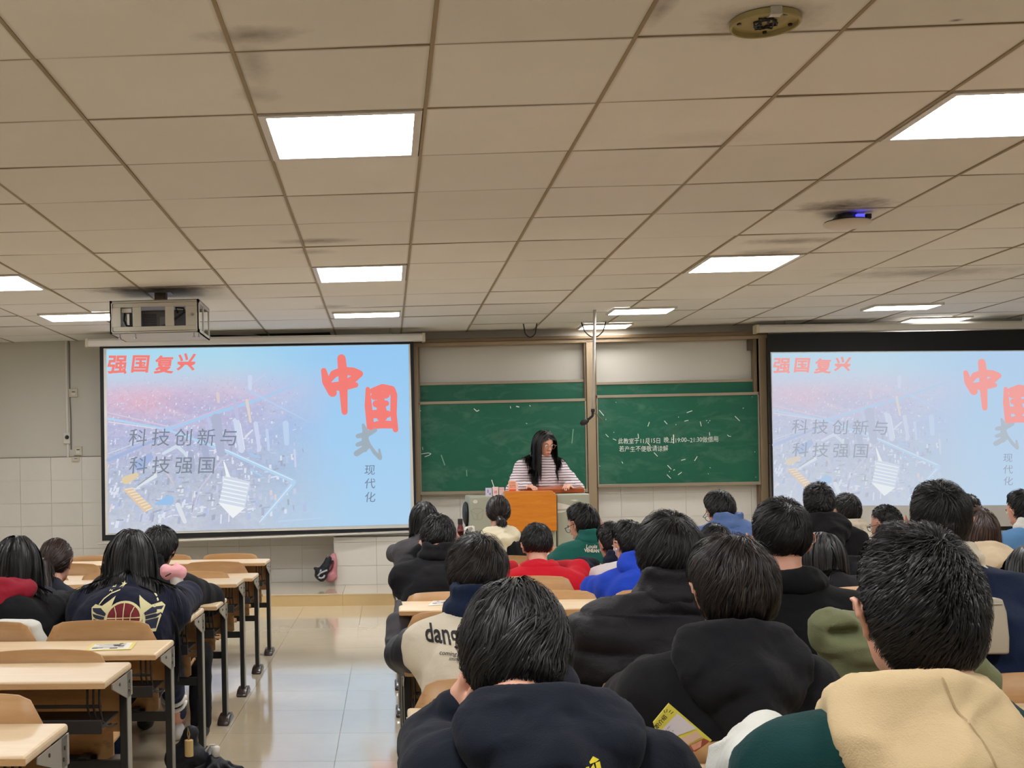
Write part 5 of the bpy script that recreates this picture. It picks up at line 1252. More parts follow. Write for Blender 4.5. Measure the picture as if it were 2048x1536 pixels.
        for i in range(16):
            an = i * math.pi / 8; an2 = an + math.pi / 8; hgt = A3((0, -.004, .055 + neck_h))
            wv_ = .006 * math.sin(3 * an + seed); p_ = c0 + A3((.088 * math.cos(an), .080 * math.sin(an), -.012)); p2 = c0 + A3((.088 * math.cos(an2), .080 * math.sin(an2), -.012))
            q_ = c0 + A3((.074 * math.cos(an), .068 * math.sin(an), wv_)) + hgt; q2 = c0 + A3((.074 * math.cos(an2), .068 * math.sin(an2), .006 * math.sin(3 * an2 + seed))) + hgt
            pr += [cap(p_, p2, .022, k=.025), cap(q_, q2, .012, k=.015), cap(p_, q_, .019, .011, k=.02)]
        cloth(pr, 'collar', ccol, hc_, .005, 26, .02)
    elif col == 'fold':
        c0 = nb + (nb2 - nb) * .5 + A3((0, 0, .03)); pr = []
        for i in range(11):
            an = -math.pi / 2 + (i - 5) * .5; an2 = an + .5
            if i == 10: break
            f0 = lambda a_, r1, z1: c0 + A3((r1 * math.cos(a_), r1 * .92 * math.sin(a_) - .005, z1))
            pr += [cap(f0(an, .066, .045), f0(an2, .066, .045), .010, k=.008), cap(f0(an, .066, .045), f0(an, .105, -.035), .010, .008, k=.02), cap(f0(an2, .105, -.035), f0(an, .105, -.035), .009, k=.02), cap(f0(an, .085, .01), f0(an2, .085, .01), .013, k=.02)]
        cloth(pr, 'collar', ccol, hc_ * .8, .002, 20, .012)
    # trousers and shoes
    tp = []
    for e in (-1, 1):
        hp, kn, an = LG[e]; tp += [cap(hp, kn, .092, .068), cap(kn, an + A3((0, 0, .03)), .066, .055)]
    tp.append(cap(H0 + A3((-.06, 0, -.02)), H0 + A3((.06, 0, -.02)), .11))
    cloth(tp, 'trousers', trou or M_TROU, max(h * 1.6, .016), .004)
    for e in (-1, 1):
        an = LG[e][2]; dr = 1 if not stand else -1; base = PLZ if stand else 0
        cloth([cap((an[0], an[1], base + .06), (an[0], an[1], base + .045), .042, k=.03), cap((an[0], an[1] - dr * .04, base + .038), (an[0], an[1] + dr * .14, base + .032), .037, .030, (1, 1, 1.1))], 'shoe', shoe or M_SHOED, .013, 0)
    # face details
    T = lambda p: A3(hc) + hs * (R @ A3(p)) - A3(off)
    for e in (-1, 1):
        ey = MB().ball(T((e * .030, .081, .000)), .0115 * hs, 12, 8).build('eye', M_EYE, o, smooth=True)
        MB().ball(T((e * .030, .0905, .000)), .0048 * hs, 10, 6).build('iris', M_IRIS, ey, smooth=True)
        MB().tube([T((e * .014, .094, .020)), T((e * .030, .093, .025)), T((e * .046, .082, .020))], [.0028, .0032, .0016], 6).build('eyebrow', M_IRIS, o)
    MB().tube([T((-.019, .092, -.066)), T((0, .0965, -.065)), T((.019, .092, -.066))], [.002, .0055, .002], 8).build('lips', M_LIP, o, smooth=True)
    if glasses:
        gm = {'black': M_GLASS, 'wire': M_WIRE}[glasses]; m_ = MB(); rr = .002 if glasses == 'black' else .0013
        for e in (-1, 1):
            m_.tube([T((e * .032 + .023 * math.cos(a_), .101, -.002 + .020 * math.sin(a_))) for a_ in [i * math.pi / 8 for i in range(17)]], rr * hs, 6)
            m_.tube([T((e * .054, .100, .004)), T((e * .076, .090, .006)), T((e * .086, .0, .004)), T((e * .084, -.014, -.010))], rr * hs, 6)
        m_.tube([T((-.010, .102, .002)), T((0, .104, .005)), T((.010, .102, .002))], rr * hs, 6)
        m_.build('glasses', gm, o)
    pushes = [p for p in body_ if p[0] == 'c'] + [p for q in ap for p in q] if hair['L'][1] > .12 else ()
    ho = make_hair(dict(hair, zmin=float(S[2]) - .36), R, hc, hm, o, off, hs, n, seed, pushes); STATS['tris'] += 2 * len(ho.data.polygons)
    return dict(o=o, off=off, hc=hc, R=R, S=S, nb=nb, hs=hs, jk=jk, cloth=cloth, H0=H0, T=T, sj=sj, AP=AP)
def project(pr, polys2d, Yfrom, mat, name, lift=.003, target=None, sub=.02):
    """prints flat shapes (given as photo-plane points on y = Yfrom) onto the cloth they belong to"""
    tg = target or pr['jk']; me = tg.data; off = A3(pr['off'])
    bv = BVHTree.FromPolygons([tuple(v.co) for v in me.vertices], [tuple(p.vertices) for p in me.polygons])
    vs, fs = polys2d
    bm = bmesh.new(); vv = [bm.verts.new((v[0], v[1], 0)) for v in vs]
    for f in fs:
        try: bm.faces.new([vv[i] for i in f])
        except ValueError: pass
    bmesh.ops.triangulate(bm, faces=bm.faces[:])
    for _ in range(4):
        ed = [e for e in bm.edges if e.calc_length() > sub]
        if not ed: break
        bmesh.ops.subdivide_edges(bm, edges=ed, cuts=1); bmesh.ops.triangulate(bm, faces=bm.faces[:])
    kill = []
    for v in bm.verts:
        hit = bv.ray_cast(Vector((v.co.x - off[0], Yfrom - off[1], v.co.y - off[2])), Vector((0, 1, 0)))
        if hit[0] is None: kill.append(v); continue
        v.co = Vector((hit[0].x, hit[0].y - lift, hit[0].z))
    bmesh.ops.delete(bm, geom=kill, context='VERTS')
    me2 = bpy.data.meshes.new(name); bm.to_mesh(me2); bm.free(); me2.materials.append(mat)
    ob = bpy.data.objects.new(name, me2); COL.objects.link(ob); ob.parent = pr['o']; return ob
def polys_to(vl):
    vs, fs = [], []
    for poly in vl: fs.append(tuple(range(len(vs), len(vs) + len(poly)))); vs += poly
    return vs, fs
# ------------------------------------------------------------------ the class
K = lambda n, r, g, b, **k: fabric(n, C(r, g, b), **k)
J_BLACK = K('cloth_black', 15, 15, 19); J_BLACK2 = K('cloth_soft_black', 11, 12, 15, weave=500); J_DOWN = K('cloth_down_black', 22, 19, 25, rough=.55, sheen=0, wr=14, bump=.5); J_NAVY = K('cloth_navy', 18, 32, 60); J_INK = K('cloth_ink_blue', 14, 20, 33)
J_SLATE = K('lining_slate', 40, 43, 54); J_BEIGE = K('cloth_beige', 204, 180, 140, var=.06); J_GREEN = K('cloth_dark_green', 8, 54, 54); J_WHITE = K('cloth_white', 212, 212, 204, var=.04); J_CREAM = K('cloth_cream', 214, 204, 184, var=.05); J_RED = K('cloth_red', 198, 22, 40, var=.08)
J_GRN2 = K('cloth_green', 26, 92, 84); J_BLUE = K('cloth_royal_blue', 26, 62, 176); J_PUFB = K('puffer_blue', 84, 110, 160, rough=.5, sheen=0, wr=16); J_GREY = K('cloth_grey', 70, 68, 72); J_LEATH = K('sleeve_charcoal', 40, 43, 50, rough=.5, sheen=0); J_TAN = K('coat_tan', 178, 160, 132); J_DENIM = K('cloth_light_blue', 92, 138, 184)
J_MAROON = K('hood_red', 138, 22, 40); J_DKNAVY = K('varsity_navy', 15, 20, 42); J_LILAC = K('panel_pale', 208, 200, 200, var=.04); J_IVORY = K('hood_ivory', 226, 216, 186, var=.04); M_YEL = K('cloth_yellow', 226, 168, 20)
def hipR(k, x, d=.22): return (x, yrow('R', k) + d)
def hipL(k, x, d=.22): return (x, yrow('L', k) + d)
G1 = 'students seated in the right bank'; G2 = 'students seated in the left bank'
WHORL_B = (-.05, -.42, .9)
pA = person(1826, 1064, 1.98, 'student with spiky black hair, beige hood, dark green and white varsity jacket, nearest right', G1, hs=1.02, pitch=8, yaw=8, hair=dict(H_CROP, th=(.024, .010, .013), L=(.02, .036), nape=-.90, out=.008, drop=.022), n=15000, h=.0085, hip=(.84, 2.0), lean=(-.075, 0, 0), neck_h=-.028, eo=.012, sw=.192, jack=J_GREEN, sleeve=J_WHITE,
            col='hood', ccol=J_BEIGE, hoodw=.142, hoodl=.23, puff=.022, deskz=ztop(-1), seed=3, hooddrop=.0, arms={-1: (P(1492, 1545, 2.2), P(1532, 1466, 2.52), A3((.5, 1, .1)), A3((0, 0, 1)))})
aS = pA['sj']
handB = P(930, 1395, 2.22)
pB = person(1026, 1167, 2.16, 'student with tousled black hair leaning the head on one hand, ink-blue hooded jacket, nearest left', G1, hs=1.0, pitch=38, yaw=-4, hair=dict(H_MOP, whorl=(-.12, -.30, .94), th=(.028, .018, .022), drop=.024, mess=.75, swirl=.9, lift=.4, out=.008, L=(.045, .085)), n=15000, h=.0075, hip=(.30, 2.0), lean=(.05, 0, 0), sw=.182, jack=J_INK,
            col='hood', ccol=J_INK, hoodw=.155, hoodl=.15, puff=.022, seed=5, deskz=ztop(-1), arms={-1: (P(868, 1492, 2.42), P(925, 1425, 2.34), A3((.10, -.15, 1)), A3((-1, .1, 0)))}, neck_h=-.02)
pC = person(1460, 1074, 2.95, 'student with brown-black mop of hair in a black hooded jacket behind the yellow booklet', G1, pitch=14, yaw=9, hair=dict(H_MOP, whorl=(.0, -.3, .95), mess=.6, lift=.35, out=.012), hm=HM_BROWN, n=11000, h=.009, hip=hipR(-1, .83), lean=(-.05, 0, 0), neck_h=-.015, eo=.012, sw=.19, jack=J_BLACK, col='hood', hoodw=.16, hoodl=.22, puff=.024, seed=7, deskz=ztop(0),
            arms={-1: (P(1262, 1402, 3.1), P(1300, 1345, 3.32), A3((.6, 1, .2)), A3((0, 0, 1)))})
pD = person(1337, 1029, 3.75, 'student in a quilted black down jacket with high collar, mop hair', G1, pitch=10, yaw=-3, hair=dict(H_MOP, th=(.028, .022, .026), mess=.55, lift=.3, out=.010), n=9000, h=.0095, hip=hipR(0, .80), lean=(-.05, 0, 0), sw=.20, jack=J_DOWN, col='stand', puff=.038, quilt=.12, seed=9, deskz=ztop(1), neck_h=.01, wr=.008)
pE = person(1558, 1002, 3.86, 'student with short black hair and both ears showing, soft black sweatshirt', G1, pitch=5, hair=dict(H_SHORT, th=(.026, .009, .011), nape=-.62, side=.48, drop=0.0), n=8000, h=.0095, hip=hipR(0, 1.37), sw=.215, jack=J_BLACK2, col='stand', puff=.022, seed=11, deskz=ztop(1), eo=.014, neck_h=-.038)
pF = person(953, 1071, 4.0, 'student in a cream varsity jacket with black lettering and navy shoulders', G1, pitch=24, yaw=-3, hair=dict(H_MOP, whorl=(.15, -.5, .85), mess=.6, swirl=.7, lift=.35, out=.012), hm=HM_BROWN, n=8000, h=.0095, hip=hipR(0, .30), sw=.19, jack=J_CREAM, sleeve=J_LEATH, col='stand', ccol=J_NAVY, puff=.022, seed=13, deskz=ztop(1), neck_h=.0)
pT = person(1873, 967, 3.92, 'tall student with short black hair, beige collar and navy jacket before the right screen', G1, pitch=2, hair=dict(H_SHORT, th=(.028, .009, .012), whorl=(-.2, -.6, .75), nape=-.74, side=.48, drop=0.004), n=8000, h=.0095, hip=hipR(0, 1.92), eo=.014, sw=.22, jack=J_NAVY, col='fold', ccol=J_CREAM, puff=.026, seed=15, deskz=ztop(1))
hm_ = lambda *a: P(*a)
pG = person(875, 1030, 6.5, 'student in black jacket holding the head in both hands', G1, pitch=34, hair=dict(H_SHORT, th=(.026, .02, .024)), n=2600, h=.010, hip=hipR(3, .27), sw=.20, jack=J_BLACK, col='stand', puff=.022, seed=17, deskz=ztop(4),
            arms={-1: (P(822, 1128, 6.72), P(846, 1100, 6.66), A3((.15, .05, 1)), A3((-1, .2, 0))), 1: (P(926, 1128, 6.8), P(911, 1088, 6.68), A3((-.1, .05, 1)), A3((1, .2, 0)))}, neck_h=-.015)
pH = person(1163, 1008, 7.95, 'student in green jacket with white lettering, glasses, hand raised to the head', G1, pitch=22, yaw=42, hair=dict(H_SHORT, th=(.030, .018, .022)), n=2400, h=.0115, hip=hipR(5, 1.36), sw=.20, jack=J_GRN2, col='stand', puff=.03, seed=19, deskz=ztop(6), glasses='black',
            arms={1: (P(1216, 1090, 8.1), P(1203, 1062, 8.02), A3((-.25, 0, 1)), A3((1, .2, 0)))}, neck_h=-.01)
pR_ = person(1073, 1049, 7.15, 'student in a bright red sweater with short black hair', G1, pitch=12, hair=dict(H_SHORT, nape=-.62, side=.45, drop=0), n=2400, h=.0115, hip=hipR(4, .92), sw=.205, jack=J_RED, col='stand', puff=.02, seed=21, deskz=ztop(5), neck_h=-.048)
pI = person(996, 993, 8.95, 'girl with brown hair in a low bun, ivory hood over black top, before the podium', G1, pitch=8, hair=H_TIED, hm=HM_BROWN, n=2000, h=.0115, hip=hipR(6, .86), sw=.165, jack=J_BLACK, col='hood', ccol=J_IVORY, hoodw=.14, hoodl=.15, puff=.02, neck_h=-.045, seed=23, deskz=ztop(7))
pJ = person(847, 1005, 8.95, 'girl with black bobbed hair in a grey jacket under the left screen corner', G1, pitch=10, hair=H_BOB, n=2200, h=.0115, hip=hipR(6, .22), sw=.165, jack=J_GREY, col='crew', puff=.02, seed=25, deskz=ztop(7))
pK = person(1438, 982, 8.0, 'student in a blue puffer jacket hunched below the right chalkboard', G1, pitch=30, yaw=14, hair=dict(H_SHORT, th=(.03, .02, .024)), n=2400, h=.0115, hip=hipR(5, 2.36), sw=.20, jack=J_PUFB, col='stand', puff=.045, seed=27, deskz=ztop(6), glasses='black', quilt=.09, wr=.01, neck_h=.0)
pL = person(1224, 1046, 7.35, 'student in navy and pale panelled jacket between green and royal-blue jackets', G1, pitch=26, yaw=24, hair=H_SHORT, n=2000, h=.0115, hip=hipR(4, 1.36), sw=.175, jack=J_LILAC, sleeve=J_DKNAVY, col='stand', ccol=J_DKNAVY, puff=.02, seed=29, deskz=ztop(5), neck_h=-.02)
pM = person(1256, 1043, 6.5, 'student in a royal-blue hooded top with a white earphone', G1, hs=.96, pitch=20, yaw=32, hair=H_SHORT, n=2200, h=.010, hip=hipR(3, 1.32), sw=.165, jack=J_BLUE, col='hood', puff=.022, hoodw=.13, hoodl=.18, seed=31, deskz=ztop(4))
e_ = pM['T']((-.088, .012, -.02)); MB().ball(e_, .007).tube([e_, e_ + A3((0, .012, -.03))], .003, 6).build('earphone', M_PAPER, pM['o'])
pN = person(1430, 1049, 7.15, 'student whose dark hair alone shows between two nearer heads', G1, pitch=25, hair=H_SHORT, n=2000, h=.013, hip=hipR(4, 2.0), jack=J_BLACK, col='stand', seed=33, deskz=ztop(5))
pO = person(1645, 1066, 6.35, 'girl with straight black hair beside the ear of the black sweatshirt student', G1, pitch=14, hair=dict(H_LONG, L=(.44, .56)), n=3000, h=.0115, hip=hipR(3, 2.36), sw=.165, jack=J_BLACK, col='crew', seed=35, deskz=ztop(4))
pP = person(1635, 968, 7.95, 'student with fluffy hair, black hooded jacket over yellow, before the right screen', G1, pitch=6, hair=dict(H_SHORT, th=(.030, .014, .016), lift=.6, out=.012), n=2600, h=.0115, hip=hipR(5, 2.95), sw=.20, jack=J_BLACK, col='hood', hoodw=.15, hoodl=.2, puff=.03, seed=37, deskz=ztop(6))
pP['cloth']([cap(pP['nb'] + A3((-.04, -.055, .03)), pP['nb'] + A3((.04, -.055, .03)), .014)], 'yellow_collar', M_YEL, .01, 0)
pP['cloth']([cap(pP['H0'] + A3((-.14, -.10, .09)), pP['H0'] + A3((.16, -.10, .09)), .09, sq=(1, 1.1, 1))], 'yellow_hem', M_YEL, .012, .003)
pQ = person(1692, 988, 8.9, 'student in a cream jacket with round black hair before the right screen', G1, pitch=10, yaw=14, hair=H_SHORT, n=2000, h=.0125, hip=hipR(6, 3.5), sw=.18, jack=J_CREAM, col='fold', puff=.02, seed=39, deskz=ztop(7), glasses='wire')
pX = person(1771, 1012, 8.0, 'student with cropped hair and glasses looking left, dark jacket', G1, pitch=16, yaw=38, hair=dict(H_CROP, th=(.014, .005, .007), L=(.010, .018)), n=2600, h=.0115, hip=hipR(5, 3.42), sw=.19, jack=J_BLACK, col='stand', seed=41, deskz=ztop(6), glasses='black')
pS = person(1786, 1044, 7.15, 'student with low bowed dark head behind the spiky haired one', G1, pitch=26, hair=dict(H_SHORT, th=(.03, .022, .024)), n=2000, h=.0125, hip=hipR(4, 3.05), jack=J_BLACK2, col='stand', puff=.026, seed=43, deskz=ztop(5))
pU = person(1951, 1015, 6.5, 'girl with reddish brown bobbed hair in a tan coat', G1, pitch=8, yaw=-12, hair=dict(H_BOB, L=(.18, .26)), hm=HM_BR2, n=2600, h=.0115, hip=hipR(3, 3.3), sw=.16, jack=J_TAN, col='hood', ccol=J_TAN, hoodw=.13, hoodl=.15, puff=.026, seed=45, deskz=ztop(4))
pV = person(1934, 990, 9.0, 'student mostly hidden, top of a black head against the right screen', G1, pitch=6, hair=H_CROP, n=1600, h=.014, hip=hipR(6, 4.45), jack=J_NAVY, seed=47, deskz=ztop(7))
pW = person(2042, 982, 8.3, 'student in light blue and navy jacket at the right photo edge', G1, pitch=14, yaw=22, hair=H_SHORT, n=2000, h=.0125, hip=hipR(5, 4.55, .4), sw=.21, jack=J_DENIM, sleeve=J_NAVY, col='stand', ccol=J_WHITE, puff=.03, seed=49, deskz=ztop(6), neck_h=-.02)
pZ = person(2068, 1093, 4.65, 'girl in black with long black hair, cut off at the right photo edge', G1, pitch=14, yaw=12, hair=dict(H_LONG, L=(.44, .56)), n=3500, h=.0105, hip=hipR(1, 2.66), sw=.18, jack=J_BLACK2, seed=51, deskz=ztop(2))
# left bank
pa_ = person(34, 1073, 5.5, 'girl with long black hair, red hood and black top at the left photo edge', G2, pitch=12, hair=dict(H_LONG, L=(.48, .62)), n=4500, h=.010, hip=hipL(2, -1.72), sw=.185, jack=J_BLACK2, col='hood', ccol=J_MAROON, hoodw=.14, hoodl=.06, puff=.03, neck_h=-.02, seed=53, deskz=ztop(3), bulk=1.05)
pb_ = person(112, 1080, 6.45, 'girl with brown ponytail in a slate blue top', G2, pitch=14, yaw=-10, hair=H_TIED, hm=HM_BR2, n=2600, h=.0105, hip=hipL(3, -1.9), sw=.165, jack=J_SLATE, col='crew', seed=55, deskz=ztop(4))
pc_ = person(262, 1060, 5.45, 'girl with very long black hair and winged basketball emblem on a navy varsity jacket', G2, pitch=14, yaw=4, hair=dict(H_LONG, L=(.70, .95), w=.0028, seg=22, frontlen=.4), n=8000, h=.009, hip=hipL(2, -1.2, .16), sw=.205, jack=J_DKNAVY, col='crew', puff=.030, seed=57, deskz=ztop(3), bulk=1.08,
             arms={1: (P(372, 1195, 5.75), P(345, 1205, 6.0), A3((-.5, 1, .1)), A3((0, 0, 1)))}, trou=K('trouser_navy', 30, 42, 74), shoe=M_SHOE, leglet={1: [A3((-1.08, 5.2, .50)), P(336, 1296, 5.65), P(352, 1436, 6.2)]})
pd_ = person(317, 1054, 6.45, 'student in black slumped sideways with one elbow over the aisle', G2, pitch=22, yaw=-22, roll=8, hair=dict(H_MOP, th=(.026, .022, .026)), n=3200, h=.010, hip=hipL(3, -1.25), sw=.215, jack=J_BLACK, col='stand', puff=.046, seed=59, deskz=ztop(4), bulk=1.15,
             arms={1: (P(415, 1200, 6.55), P(378, 1208, 6.95), A3((-1, .4, 0)), A3((0, 0, 1)))}, trou=J_BLACK2, leglet={1: [A3((-1.15, 6.1, .50)), P(398, 1310, 6.35), P(402, 1455, 6.25)]})
def presenter():
    t = NT('striped_knit'); z = t.n('ShaderNodeSeparateXYZ', {0: t.coord()}).outputs[2]
    fz = t.math('FRACT', t.math('MULTIPLY', t.math('ADD', z, t.math('MULTIPLY', t.noise(t.coord(), 9, 2), .012)), 1 / .027))
    t.p(base=t.mix(t.math('LESS_THAN', fz, .24), C(224, 212, 214), C(48, 38, 58)), rough=.9, spec=.2); return t.m
M_KNIT = presenter()
Yp = 12.05; tp = P(1087, 862, Yp)
pPr = person(1088, 861, Yp, 'presenter in white top with thin dark stripes and round glasses standing at the podium', None, hs=1.10, pitch=14, yaw=180 + 24, hair=dict(H_LONG, L=(.32, .44), frontlen=.9, part=.0, back=-.1, front=.5, th=(.018, .020, .02), w=.003, g=.55, side=-.5), n=3600, h=.0095,
                hip=(tp.x, Yp + .10), sw=.185, jack=M_KNIT, col='stand', puff=.03, stand=True, lean=(0, .05, 0), glasses='wire', seed=61, bulk=1.15, neck_h=-.03,
                arms={-1: (A3((tp.x - .32, Yp - .06, 1.20)), A3((tp.x - .20, Yp - .28, 1.23)), A3((.5, -1, .0)), A3((0, 0, 1))), 1: (A3((tp.x + .32, Yp - .06, 1.20)), A3((tp.x + .20, Yp - .28, 1.23)), A3((-.4, -1, .0)), A3((0, 0, 1)))})
# tied hair
def tail(pr, pts, rs, name, n=500, L=.06, mat=None, w=.002):
    o = pr['o']; T = pr['T']; q = [T(p) for p in pts]
    V, Q = sdf_mesh(chain(q, rs), .006, .01); h_ = np_mesh(name, V.astype(np.float32), Q, mat, o)
    N = vnorm(V, Q); r = np.random.RandomState(4); ix = r.choice(len(V), n); a = V[ix]; d = (A3(q[-1]) - A3(q[0])); d /= np.linalg.norm(d) + 1e-6
    pts_ = np.stack([a + N[ix] * .001, a + N[ix] * .004 + d * L * .5 + r.normal(size=(n, 3)) * .003, a + N[ix] * .003 + d * L + r.normal(size=(n, 3)) * .006], 1); B = np.cross(d, N[ix]); B /= np.linalg.norm(B, axis=1, keepdims=True) + 1e-6
    SV = np.stack([pts_ - B[:, None] * w, pts_ + B[:, None] * w * .6], 2).reshape(-1, 3); b = (np.arange(n) * 6)[:, None] + np.array([0, 2])[None]; b = b.reshape(-1)
    np_mesh(name + '_strands', SV.astype(np.float32), np.stack([b, b + 1, b + 3, b + 2], 1), mat, o)['kind'] = 'stuff'
tail(pI, [(0, -.115, -.055), (.01, -.135, -.085), (.0, -.12, -.10)], [.026, .034, .024], 'bun', mat=HM_BROWN, L=.03)
tail(pI, [(0.0, -.125, -.10), (.0, -.135, -.15)], [.016, .006], 'bun_end', 150, .03, HM_BROWN)
tail(pb_, [(.0, -.10, .0), (.0, -.155, -.04), (.02, -.175, -.12), (.05, -.175, -.22), (.09, -.16, -.30)], [.024, .032, .036, .03, .012], 'ponytail', 900, .10, HM_BR2)
MB().ball(pb_['T']((-.018, -.108, .002)), (.022, .018, .014), 14, 8).build('hair_tie', plain('grey_tie', C(120, 110, 112), .6), pb_['o'], smooth=True)
def scalp(pr, wdir, rr):
    w_ = A3(wdir); w_ /= np.linalg.norm(w_); p_ = HC0_ + w_ * (HR_ + A3((.018, .018, .018))); n_ = pr['R'] @ w_
    V = MB().ball((0, 0, 0), (rr, rr * .7, rr * .25), 14, 8).build('scalp_spot', plain('scalp', C(196, 150, 118), .7), pr['o'], smooth=True)
    V.location = tuple(float(x) for x in pr['T'](p_)); V.rotation_mode = 'QUATERNION'; V.rotation_quaternion = Vector([float(x) for x in n_]).to_track_quat('Z', 'Y')
scalp(pB, (-.12, -.30, .94), .017)
pB['cloth']([cap(P(1040, 1372, 2.10), P(1108, 1372, 2.10), .044, sq=(1, 1.4, 1)), cap(P(1050, 1400, 2.08), P(1100, 1400, 2.08), .035, sq=(1, 1.4, 1))], 'hood_lining', J_SLATE, .009, .003)
hoodA = [c for c in pA['o'].children if c.name.startswith('hood')][0]
# sewn and printed decoration
def ptext(pr, s, px0, px1, py, Ys, mat, name='lettering', bold=0, shear=0, hgt=1.0, tilt=0.0, sub=.02, lift=.004):
    vs, fs = text_mesh(s, 1.0, bold, shear=shear); w_ = max(v[0] for v in vs); a, b = P(px0, py, Ys), P(px1, py, Ys); k_ = (b.x - a.x) / w_
    vs = [(a.x + v[0] * k_, a.z + v[1] * k_ * hgt + tilt * v[0] * k_) for v in vs]; return project(pr, (vs, fs), Ys - .6, mat, name, lift, sub=sub)
M_PRK = plain('print_black', C(26, 22, 24), .8); M_PRW = plain('print_white', C(222, 216, 200), .8); M_PRY = plain('print_yellow', C(222, 204, 24), .6)
ptext(pF, 'dang', 856, 926, 1303, 3.55, M_PRK, bold=.02, shear=-.12, hgt=1.35)
ptext(pF, 'coming for', 882, 936, 1323, 3.55, M_PRK, shear=.4, sub=.05); ptext(pF, 'immense', 901, 940, 1332, 3.55, M_PRK, shear=.4, sub=.05)
ptext(pH, 'Louis', 1173, 1196, 1097, 7.72, M_PRW, bold=.02, shear=.2, hgt=1.0, sub=.08); ptext(pH, 'VENEAN', 1170, 1199, 1104, 7.72, M_PRW, bold=.035, hgt=1.2, tilt=-.06, sub=.08)
vs_, fs_ = polys_to([[(x, z) for x, z in poly] for poly in ribbon([(lambda q: (q.x, q.z))(P(x, y, 1.86)) for x, y in ((1852, 1345), (1858, 1395), (1880, 1440), (1878, 1480), (1866, 1530))], [.004] * 5)])
project(pA, (vs_, fs_), 1.3, K('seam_beige', 176, 150, 110), 'hood_seam', .0015, hoodA, sub=.008)
def zoomP(x0, y0, s): return lambda x, y, Ys: P(x0 + x / s, y0 + y / s, Ys)
zb7 = zoomP(780, 1140, 3.2)
def pflat(pr, polys, Ys, mat, name, zf, lift): 
    vl = [[(lambda q: (q.x, q.z))(zf(x, y, Ys)) for x, y in poly] for poly in polys]
    ob = None
    for k_, poly in enumerate(vl): ob = project(pr, ([tuple(p) for p in poly], [tuple(range(len(poly)))]), Ys - .6, mat, name, lift)
    return ob
def join_flat(pr, polys, Ys, mat, name, zf, lift, sub=.025, target=None):
    vs, fs = [], []
    for poly in polys:
        q = [zf(x, y, Ys) for x, y in poly]; fs.append(tuple(range(len(vs), len(vs) + len(q)))); vs += [(p.x, p.z) for p in q]
    return project(pr, (vs, fs), Ys - .6, mat, name, lift, target, sub=sub)
hoodB = [c for c in pB['o'].children if c.name.startswith('hood') and 'lining' not in c.name][0]
join_flat(pB, [[(1245, 1185), (1280, 1165), (1322, 1190), (1300, 1196), (1250, 1196)], [(1215, 1205), (1238, 1205), (1240, 1300), (1212, 1300)], [(1170, 1262), (1208, 1215), (1208, 1300), (1165, 1300)], [(1130, 1258), (1160, 1258), (1160, 1300), (1130, 1300)],
               [(1250, 1215), (1275, 1200), (1285, 1240), (1268, 1262), (1250, 1262)], [(1290, 1200), (1325, 1200), (1335, 1300), (1298, 1300)]], 1.86, M_PRY, 'printed_emblem', zb7, .003, .015, hoodB)
z3 = zoomP(160, 1040, 6.677); YE = 5.12
M_CRM = plain('emblem_cream', C(214, 206, 158), .8); M_MRN = plain('emblem_red', C(112, 18, 30), .8); M_NV = plain('emblem_navy', C(24, 30, 56), .8)
def star(cx, cy, r_): return [(cx + (r_ if i % 2 == 0 else r_ * .45) * math.sin(i * math.pi / 5 + .1), cy - (r_ if i % 2 == 0 else r_ * .45) * math.cos(i * math.pi / 5 + .1)) for i in range(10)]
for (x, y) in ((390, 932), (502, 888), (797, 880), (908, 918)): join_flat(pc_, [star(x, y, 40)], YE, M_CRM, 'emblem_star', z3, .004)
join_flat(pc_, ribbon([(270, 1120), (320, 1050), (400, 985), (510, 940)], [14] * 4) + ribbon([(790, 940), (880, 980), (950, 1040), (990, 1100)], [14] * 4), YE, M_CRM, 'emblem_arc', z3, .004)
wl = [(165, 1165), (215, 1120), (310, 1140), (400, 1075), (480, 1010), (450, 1120), (430, 1190), (400, 1260), (380, 1480), (230, 1480), (180, 1260)]
mir = lambda s: [(1250 - x, y) for x, y in s][::-1]
join_flat(pc_, [wl, mir(wl)], YE, M_CRM, 'emblem_wing', z3, .004)
fe = [[(180, 1170), (300, 1165), (385, 1235), (370, 1265), (250, 1240), (195, 1210)], [(190, 1240), (260, 1255), (365, 1275), (360, 1320), (240, 1300), (205, 1275)], [(210, 1305), (360, 1330), (360, 1440), (230, 1440)]]
for s_ in fe + [mir(s) for s in fe]: join_flat(pc_, [s_], YE, M_NV, 'emblem_feather', z3, .006)
circ = lambda r_: [(615 + r_ * math.cos(i * math.pi / 14), 1300 + r_ * .95 * math.sin(i * math.pi / 14)) for i in range(28)]
join_flat(pc_, [circ(240)], YE, M_CRM, 'emblem_ring', z3, .0065); join_flat(pc_, [circ(212)], YE, M_MRN, 'emblem_ball', z3, .008)
join_flat(pc_, ribbon([(615, 1095), (612, 1500)], [12, 12]) + ribbon([(405, 1290), (825, 1285)], [12, 12]) + ribbon([(490, 1150), (520, 1230), (525, 1320), (500, 1420)], [11] * 4) + ribbon([(745, 1150), (710, 1230), (705, 1320), (730, 1420)], [11] * 4), YE, M_CRM, 'emblem_seam', z3, .0095)
